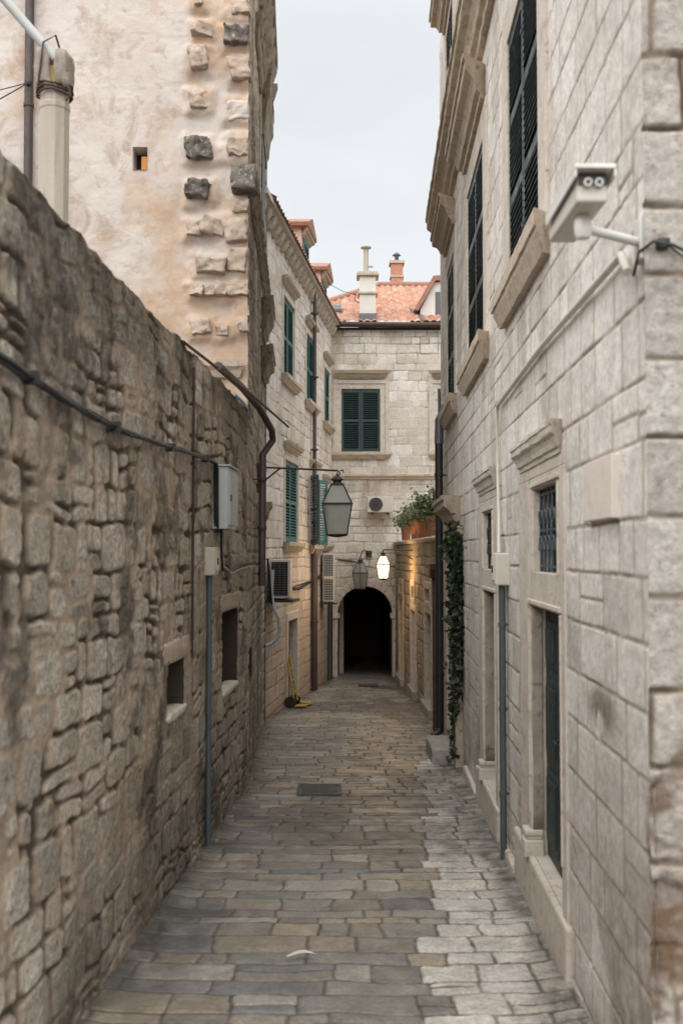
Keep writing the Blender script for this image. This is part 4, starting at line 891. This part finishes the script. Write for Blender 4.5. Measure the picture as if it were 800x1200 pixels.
o = root('wall_cables', 'dark cables strung along the shuttered house at air conditioner height', 'cable', LF.pt(21, 0, 1.5))
for k in range(3):
    m = MB(); m.tube([LF.pt(u, .04 + .01 * k, z + .03 * k + .03 * math.sin(u * 2 + k)) for u, z in ((18.4, 1.56), (19.2, 1.50), (20.2, 1.47), (21.2, 1.45), (22.2, 1.47), (23.3, 1.53), (24.6, 1.62))], .014, 6); m.build('strand', M['black'], o)
o = root('bent_hose', 'grey hose curling down under the louvred air conditioner', 'hose', LF.pt(17.6, 0, .9))
m = MB(); m.tube([(-1.22, 17.7, 1.9), (-1.24, 17.65, 1.5), (-1.2, 17.6, 1.25), (-1.1, 17.6, 1.05), (-1.08, 17.6, .85), (-1.14, 17.6, .68), (-1.26, 17.55, .6), (-1.38, 17.5, .56)], .035, 8); m.build('tube', M['greybox'], o)
m = MB(); m.tube([(-1.28, 17.3, 2.1), (-1.25, 17.4, 1.7), (-1.22, 17.5, 1.3)], .02, 6); m.build('cable', M['black'], o)
mb = MB(); mb.tube([LF.pt(25.9, -.1, 9.35), (.05, 26.8, 9.3), (.40, 27.3, 9.35)], .008, 5); mb.tube([(.40, 27.3, 9.35), (.36, 27.3, 9.2), (.46, 27.3, 9.13), (.52, 27.3, 9.15)], .014, 6)
tag(mb.build('overhead_wire', M['iron'], None, (.05, 26.8, 9.3)), 'thin wire from dormer of shuttered house to white chimney', 'wire')
mb = MB(); mb.tube([EN.pt(-.1, .03, 2.02), EN.pt(.3, .03, 1.98), EN.pt(.42, .1, 1.95)], .02, 6); mb.tube([EN.pt(.55, .3, 1.85), EN.pt(1.0, .1, 1.78), EN.pt(1.5, .02, 1.85)], .012, 6)
tag(mb.build('arch_cable', M['black'], None, (.4, 27, 1.95)), 'black cable running over the arch behind the small lanterns', 'cable')

# hand truck and wedge by the door
o = root('hand_truck', 'yellow hand truck leaning in the doorway of shuttered house', 'hand truck', (-.98, 19.9, G(19.9)))
m = MB(); g = G(19.9)
for s in (-.13, .13):
    m.tube([(-.90 + s * .2, 19.8 + s, g + .12), (-1.07 + s * .1, 20.02 + s, g + 1.0)], .02, 8)
m.tube([(-1.083, 19.89, g + 1.0), (-1.09, 19.93, g + 1.1), (-1.07, 20.11, g + 1.1), (-1.057, 20.15, g + 1.0)], .02, 8)
for f_ in (.2, .45, .7): m.tube([(-.926 - .157 * f_, 19.67 + .22 * f_, g + .12 + .88 * f_), (-.874 - .183 * f_, 19.93 + .22 * f_, g + .12 + .88 * f_)], .014, 6)
m.build('frame', M['yellow'], o)
m = MB(); m.add([(-.93, 19.64, g + .03), (-.70, 19.66, g + .03), (-.64, 19.93, g + .03), (-.87, 19.95, g + .03), (-.93, 19.64, g + .045), (-.70, 19.66, g + .045), (-.64, 19.93, g + .045), (-.87, 19.95, g + .045)], [(0, 3, 2, 1), (4, 5, 6, 7), (0, 1, 5, 4), (1, 2, 6, 5), (2, 3, 7, 6), (3, 0, 4, 7)]); m.build('toe_plate', M['yellow'], o)
for s in (-.17, .17):
    m = MB(); c = np.array((-.97 + s * .2, 19.83 + s, g + .115)); ax = np.array((.2, 1., 0)); ax /= np.linalg.norm(ax); ux = np.array((-ax[1], ax[0], 0))
    m.tube([c - ax * .03, c + ax * .03], .115, 18); w = m.build('wheel', M['black'], o); m = MB(); m.tube([c - ax * .035, c + ax * .035], .055, 12); m.build('hub', M['rustiron'], w)
mb = MB(); g = G(20.2); mb.add([(-.92, 20.05, g + .012), (-.60, 20.05, g + .012), (-.60, 20.3, g + .012), (-.92, 20.3, g + .012), (-.92, 20.05, g + .10), (-.60, 20.05, g + .05), (-.60, 20.3, g + .05), (-.92, 20.3, g + .10)], [(0, 3, 2, 1), (4, 5, 6, 7), (0, 1, 5, 4), (1, 2, 6, 5), (2, 3, 7, 6), (3, 0, 4, 7)])
tag(mb.build('yellow_wedge', M['yellow'], None, (-.76, 20.2, g), bevel=.01), 'yellow wooden wedge lying on paving in front of the hand truck', 'wedge')

# ------------------------------------------------------------------ right-hand things
o = root('security_camera', 'white security camera on an arm at the corner of ashlar house', 'camera', RB.pt(4.06, 0, 3.5))
ax = np.array((.0343, 1., 0.)); sx = np.array((1., 0, 0))
cf = Frame((.945, 3.70), (-.008, 1), (-1, -.008), True)
m = MB(cf); m.box(.0, .50, -.058, .058, 3.52, 3.63); hs = m.build('housing', M['cream'], o, bevel=.014, seg=3)
m = MB(cf); m.prism([(-.05, 3.632), (.47, 3.632), (.47, 3.65), (-.05, 3.65)], -.076, .076); m.prism([(-.05, 3.6), (.47, 3.58), (.47, 3.631), (-.05, 3.631)], -.077, -.07); m.prism([(-.05, 3.6), (.47, 3.58), (.47, 3.631), (-.05, 3.631)], .07, .077); m.build('sun_hood', M['whitepaint'], hs, bevel=.004)
m = MB(cf); m.box(-.006, .004, -.052, .052, 3.585, 3.626); m.build('front_glass', M['black'], hs)
m = MB(cf)
for bb in (-.02, .022): c_ = cf.pt(-.02, bb, 3.586); m.tube([cf.pt(-.005, bb, 3.59), cf.pt(-.024, bb, 3.59)], .016, 12)
m.build('lens_ring', M['whitepaint'], hs)
for bb in (-.02, .022): m = MB(cf); m.tube([cf.pt(-.022, bb, 3.59), cf.pt(-.027, bb, 3.59)], .009, 10); m.build('lens', M['black'], hs)
c_ = cf.pt(.15, 0, 0); wp = RB.pt(4.06, .02, 3.49)
m = MB(); m.lathe((c_[0], c_[1], 3.43), [(.026, 0), (.034, .02), (.034, .06), (.028, .08), (.028, .105)], 12); m.tube([(c_[0], c_[1], 3.47), (c_[0] + .05, c_[1] + .03, 3.47), (wp[0], wp[1], 3.48)], .019, 12); m.build('arm', M['whitepaint'], o)
m = MB(RB); m.box(4.01, 4.11, -.01, .03, 3.40, 3.58); m.build('wall_plate', M['whitepaint'], o, bevel=.006)
pipe('conduit', [(4.14, .05, 3.38), (4.3, .035, 3.5), (5.2, .03, 3.52), (6.4, .03, 3.54), (7.6, .03, 3.52), (8.72, .03, 3.50), (8.8, .03, 3.44), (8.78, .03, 2.9), (8.72, .03, 2.5), (8.5, .06, 2.2)], [.019] * 6 + [.014] * 4, 'cream', 'white cable conduit running along ashlar wall from security camera', 'conduit', [], fr=RB, loc=RB.pt(6.4, 0, 3.5))
cabinet('junction_box', RB, 8.3, 8.52, .115, 1.93, 2.2, 'cream', 'white junction box on the ashlar wall above blue-grey pipe', 'box', False)
pipe('standpipe', [(8.38, .05, G(8.38) - .02), (8.38, .05, 1.95)], .028, 'bluepipe', 'blue-grey upright pipe from paving to the white junction box', 'pipe', [(8.38, .05, z) for z in (.2, .9, 1.6)], fr=RB)
mb = MB(RB); mb.box(4.53, 5.14, -.01, .035, 2.36, 2.655); tag(mb.build('wall_plaque', M['plaque'], None, RB.pt(4.83, 0, 2.36), bevel=.006), 'blank pale stone tablet on ashlar wall below the security camera', 'plaque')
o = root('corner_cable', 'thin black cable fixed to the corner of ashlar house', 'cable', CF.pt(1.3, 0, 3.4))
m = MB(); m.tube([RB.pt(4.12, .03, 3.36), RB.pt(4.02, .03, 3.43), CF.pt(1.25, .05, 3.45), CF.pt(1.33, .04, 3.44), CF.pt(1.5, .03, 3.36), CF.pt(1.75, .03, 3.34)], .007, 6); m.tube([CF.pt(1.3, .04, 3.45), CF.pt(1.36, .04, 3.40), CF.pt(1.5, .03, 3.33), CF.pt(1.75, .03, 3.3)], .005, 5); m.build('strand', M['black'], o)
m = MB(CF); m.rough((1.27, 0, 3.43), (1.32, .05, 3.47), 5, .01, 4); m.build('knot', M['iron'], o)
# big downpipe at the end of the ashlar house
o = root('downpipe', 'thick black downpipe with zinc top at the far end of ashlar house', 'pipe', RB.pt(15.4, .1, G(15.4)))
m = MB(); m.tube([RB.pt(15.5, .12, z) for z in (G(15.4) + .1, .8, 2.2, 3.95)], .062, 12); m.tube([RB.pt(15.5, .12, G(15.4) + .14), RB.pt(15.48, .17, G(15.4) + .06), RB.pt(15.45, .24, G(15.4) + .03)], .066, 12); m.build('tube', M['black'], o)
m = MB(); m.tube([RB.pt(15.5, .12, 3.9), RB.pt(15.5, .11, 4.3)], .07, 12); m.tube([RB.pt(15.5, .11, 4.28), RB.pt(15.55, .02, 4.5)], .06, 12); m.build('zinc_top', M['zinc'], o)
for z in (3.4, 1.4, .3):
    m = MB(); c_ = RB.pt(15.5, .12, z); m.lathe((c_[0], c_[1], z), [(.074, 0), (.074, .04)], 12); m.tube([c_, RB.pt(15.5, -.02, z + .02)], .012, 6); m.build('collar', M['black'], o)
o = root('rain_hopper', 'rusty rain hopper on the terrace wall beside black downpipe', 'hopper', RW.pt(16.75, 0, 1.8))
m = MB(RW); m.prism([(16.6, 1.78), (16.86, 1.78), (16.92, 1.93), (16.92, 2.02), (16.54, 2.02), (16.54, 1.93)], .0, .19); m.build('box', M['rustiron'], o, bevel=.008)
m = MB(); m.tube([RW.pt(16.73, .1, 1.8), RW.pt(16.7, .1, 1.66), RW.pt(16.5, .12, 1.45), RW.pt(16.45, .12, G(16.5))], .045, 10); m.build('tube', M['rustiron'], o)
mb = MB(); g = G(13.7); mb.rough((1.19, 13.15, g - .06), (1.5, 14.25, g + .21), 31, .02, 9, False, .1)
tag(mb.build('stone_block', M['stoneblock'], None, (1.34, 13.7, g)), 'rough grey stone block on paving below the ivy', 'stone block')

# ------------------------------------------------------------------ plants
def leaves(name, pts, mat, parent, smin, smax, seed, elong=1.3, droop=.3):
    rg = np.random.RandomState(seed); P = np.array(pts); n = len(P)
    d1 = rg.normal(size=(n, 3)); d1[:, 2] -= droop; d1 /= np.linalg.norm(d1, axis=1)[:, None]
    d2 = np.cross(d1, rg.normal(size=(n, 3))); d2 /= np.linalg.norm(d2, axis=1)[:, None]; d3 = np.cross(d1, d2)
    s = rg.uniform(smin, smax, (n, 1)); L = s * elong
    V = np.stack([P, P + d1 * L * .45 + d2 * s * .5 + d3 * s * .12, P + d1 * L, P + d1 * L * .45 - d2 * s * .5 + d3 * s * .12], 1).reshape(-1, 3)
    org = origin_of(parent, None); me = bpy.data.meshes.new(name)
    me.from_pydata((V - org).tolist(), [], [(4 * i, 4 * i + 1, 4 * i + 2, 4 * i + 3) for i in range(n)])
    a = me.attributes.new('leaf', 'FLOAT', 'POINT'); a.data.foreach_set('value', np.repeat(rg.rand(n), 4).astype(np.float32)); me.update()
    return link(name, me, mat, parent)
o = root('ivy', 'dark green ivy hanging down the side portal of the ashlar house', 'ivy', RB.pt(13, 0, G(13)))
rg = random.Random(5); pts = []; m = MB()
strands = []
for k in range(17):
    u = rg.uniform(12.66, 13.35); b = rg.uniform(.03, .09) ; zt = rg.uniform(2.1, 2.5); zb = rg.choice((-.45, -.3, -.2, .1, .5, 1.0)) 
    if u > 13.3: zb = max(zb, 1.2)
    path = []; z = zt; uu = u; bb = b
    while z > zb:
        path.append(RB.pt(uu, bb, z)); z -= .12; uu += rg.uniform(-.03, .03); bb = min(.11, max(.03, bb + rg.uniform(-.02, .02)))
    if len(path) > 2:
        m.tube(path, .006, 5)
        for p in path:
            for q in range(rg.randint(5, 14) if p[2] < 1.6 else rg.randint(10, 18)): pts.append((p[0] + rg.gauss(0, .03), p[1] + rg.gauss(0, .08), p[2] + rg.gauss(0, .06)))
for q in range(500):
    pts.append(RB.pt(rg.gauss(13.2, .3), .07 + abs(rg.gauss(0, .04)), 2.3 + rg.gauss(0, .1)))
m.build('stem', M['wood'], o); leaves('foliage', pts, M['ivy'], o, .025, .085, 3)
for k, (u, dia, h, pl, ht, n) in enumerate(((19.55, .34, .42, 'terracotta pot with tall flowering stalks, nearest on the terrace wall', .6, 1300), (22.6, .32, .46, 'terracotta pot of bushy herbs in the middle of the terrace wall', .36, 1200), (25.5, .27, .42, 'terracotta pot with low greenery at the arch end of terrace wall', .3, 900), (21.0, .3, .4, 'terracotta pot of trailing green leaves between tall stalks and bushy herbs', .34, 1000))):
    p = RW.pt(u, -.17, 2.5); o = root('flower_pot', pl, 'flower pot', p, 'terracotta pots on the terrace wall')
    m = MB(); m.lathe(p, [(dia * .34, 0), (dia * .37, .01), (dia * .47, h * .8), (dia * .5, h * .82), (dia * .52, h), (dia * .46, h), (dia * .45, h * .9), (dia * .1, h * .88)], 20); m.build('pot', M['terracotta'], o)
    m = MB(); pts = []; rg = random.Random(k + 20)
    for q in range(26):
        a = rg.uniform(0, 6.28); r_ = dia * .4 * math.sqrt(rg.random()); lean = rg.uniform(.0, .28); hh_ = ht * rg.uniform(.45, 1.1)
        b0 = np.array((p[0] + r_ * math.cos(a), p[1] + r_ * math.sin(a), p[2] + h * .88)); t_ = b0 + np.array((lean * math.cos(a), lean * math.sin(a) * 1.3, hh_)); mid = (b0 + t_) / 2 + np.array((0, 0, .04))
        m.tube([b0, mid, t_], [.006, .005, .003], 4)
        for w in range(n // 26):
            f_ = rg.random() ** .7; c = b0 * (1 - f_) + t_ * f_; s_ = .05 + .05 * (1 - f_); pts.append((c[0] + rg.gauss(0, s_), c[1] + rg.gauss(0, s_), c[2] + rg.gauss(0, s_)))
    m.build('stem', M['soil'], o); leaves('foliage', pts, M['herb'], o, .03, .065, k + 9, 1.7, -.2)

# ------------------------------------------------------------------ on the paving
o = root('drain_cover', 'dark iron drain cover set in the middle of the paving', 'drain cover', (-.25, 11.4, G(11.4)))
def gz_(y): return G(y) + .012
m = MB(); 
for (x0, x1, y0, y1) in ((-.5, .0, 11.1, 11.14), (-.5, .0, 11.66, 11.7), (-.5, -.46, 11.14, 11.66), (-.04, .0, 11.14, 11.66)): m.box(x0, x1, y0, y1, gz_(y1) - .03, gz_((y0 + y1) / 2) + .003)
m.build('frame', M['grate'], o)
m = MB()
for k in range(9): y = 11.16 + k * .056; m.box(-.45, -.05, y, y + .03, gz_(y) - .03, gz_(y))
m.build('grating', M['grate'], o); m = MB(); m.box(-.48, -.02, 11.12, 11.68, gz_(11.4) - .07, gz_(11.68) - .02); m.build('pit', M['deep'], o)
mb = MB(); mb.quad((.42, 24.2, G(24.2) + .012), (.9, 24.2, G(24.2) + .012), (.9, 24.9, G(24.9) + .012), (.42, 24.9, G(24.9) + .012)); mb.box(.42, .9, 24.2, 24.9, G(24.9) - .05, G(24.9) + .01)
tag(mb.build('drain_cover', M['grate'], None, (.66, 24.5, G(24.5))), 'far dark drain cover in the paving near the arch', 'drain cover')
mb = MB(); vs = []; n = 9
for i in range(n):
    f_ = i / (n - 1); w = .022 * math.sin(math.pi * min(1, f_ * .9 + .1)) + .002; c = np.array((-.33 + .17 * f_, 6.12 + .05 * math.sin(f_ * 2.2), G(6.12) + .016 + .012 * math.sin(f_ * 3.1)))
    vs += [c + np.array((0, w, .008)), c, c + np.array((0, -w, .008))]
mb.add(vs, [(3 * i + j, 3 * i + 3 + j, 3 * i + 4 + j, 3 * i + 1 + j) for i in range(n - 1) for j in (0, 1)], True)
tag(mb.build('feather', M['feather'], None, (-.25, 6.12, G(6.12))), 'white feather lying on the paving in the foreground', 'feather')

# ------------------------------------------------------------------ light, sky, camera
EL, AZI = 63, 198        # sun high behind the camera's left shoulder, spread wide by cloud
w = bpy.data.worlds.new('World'); scene.world = w; w.use_nodes = True; nt = w.node_tree; bg = nt.nodes['Background']
sky = nt.nodes.new('ShaderNodeTexSky'); sky.sky_type = 'NISHITA'; sky.sun_disc = False; sky.sun_elevation = R(EL); sky.sun_rotation = R(AZI); sky.dust_density = 4; sky.air_density = 1
tc = nt.nodes.new('ShaderNodeTexCoord'); mp = nt.nodes.new('ShaderNodeMapping'); mp.inputs['Scale'].default_value = (1.2, 1.2, 3.2); nt.links.new(tc.outputs['Generated'], mp.inputs['Vector'])
nz = nt.nodes.new('ShaderNodeTexNoise'); nz.inputs['Scale'].default_value = 1.6; nz.inputs['Detail'].default_value = 5; nz.inputs['Roughness'].default_value = .5; nt.links.new(mp.outputs[0], nz.inputs['Vector'])
rp = nt.nodes.new('ShaderNodeValToRGB'); nt.links.new(nz.outputs['Fac'], rp.inputs['Fac'])
CL = 2.62
rp.color_ramp.elements[0].position = .3; rp.color_ramp.elements[0].color = (.85 * CL, .87 * CL, .885 * CL, 1); rp.color_ramp.elements[1].position = .7; rp.color_ramp.elements[1].color = (1.07 * CL, 1.08 * CL, 1.08 * CL, 1)
mx = nt.nodes.new('ShaderNodeMix'); mx.data_type = 'RGBA'; mx.inputs[0].default_value = .93; nt.links.new(sky.outputs[0], mx.inputs[6]); nt.links.new(rp.outputs[0], mx.inputs[7])
nt.links.new(mx.outputs[2], bg.inputs['Color']); bg.inputs['Strength'].default_value = .1
sl = bpy.data.lights.new('sun', 'SUN'); sl.energy = 1.6; sl.angle = R(115); sl.color = (1., .975, .945)
so = bpy.data.objects.new('sun', sl); COL.objects.link(so); so.location = (-10, -15, 40)
from mathutils import Vector
sd = Vector((math.sin(R(AZI)) * math.cos(R(EL)), math.cos(R(AZI)) * math.cos(R(EL)), math.sin(R(EL))))
so.rotation_euler = (-sd).to_track_quat('-Z', 'Y').to_euler()
cam = bpy.data.cameras.new('camera'); co = bpy.data.objects.new('camera', cam); COL.objects.link(co)
co.location = (0, 0, 2.2); co.rotation_euler = (R(90) + math.atan(48 / 1166.67), 0, 0)
cam.lens = 35; cam.sensor_width = 36; cam.clip_end = 1500; cam.clip_start = .05
cam.dof.use_dof = True; cam.dof.focus_distance = 15; cam.dof.aperture_fstop = 2.0
scene.camera = co
scene.render.engine = 'CYCLES'; scene.cycles.use_denoising = True
scene.cycles.max_bounces = 8; scene.cycles.diffuse_bounces = 4
vs_ = scene.view_settings; vs_.view_transform = 'Standard'; vs_.look = 'None'; vs_.gamma = 1; vs_.use_curve_mapping = False; vs_.exposure = 1.8
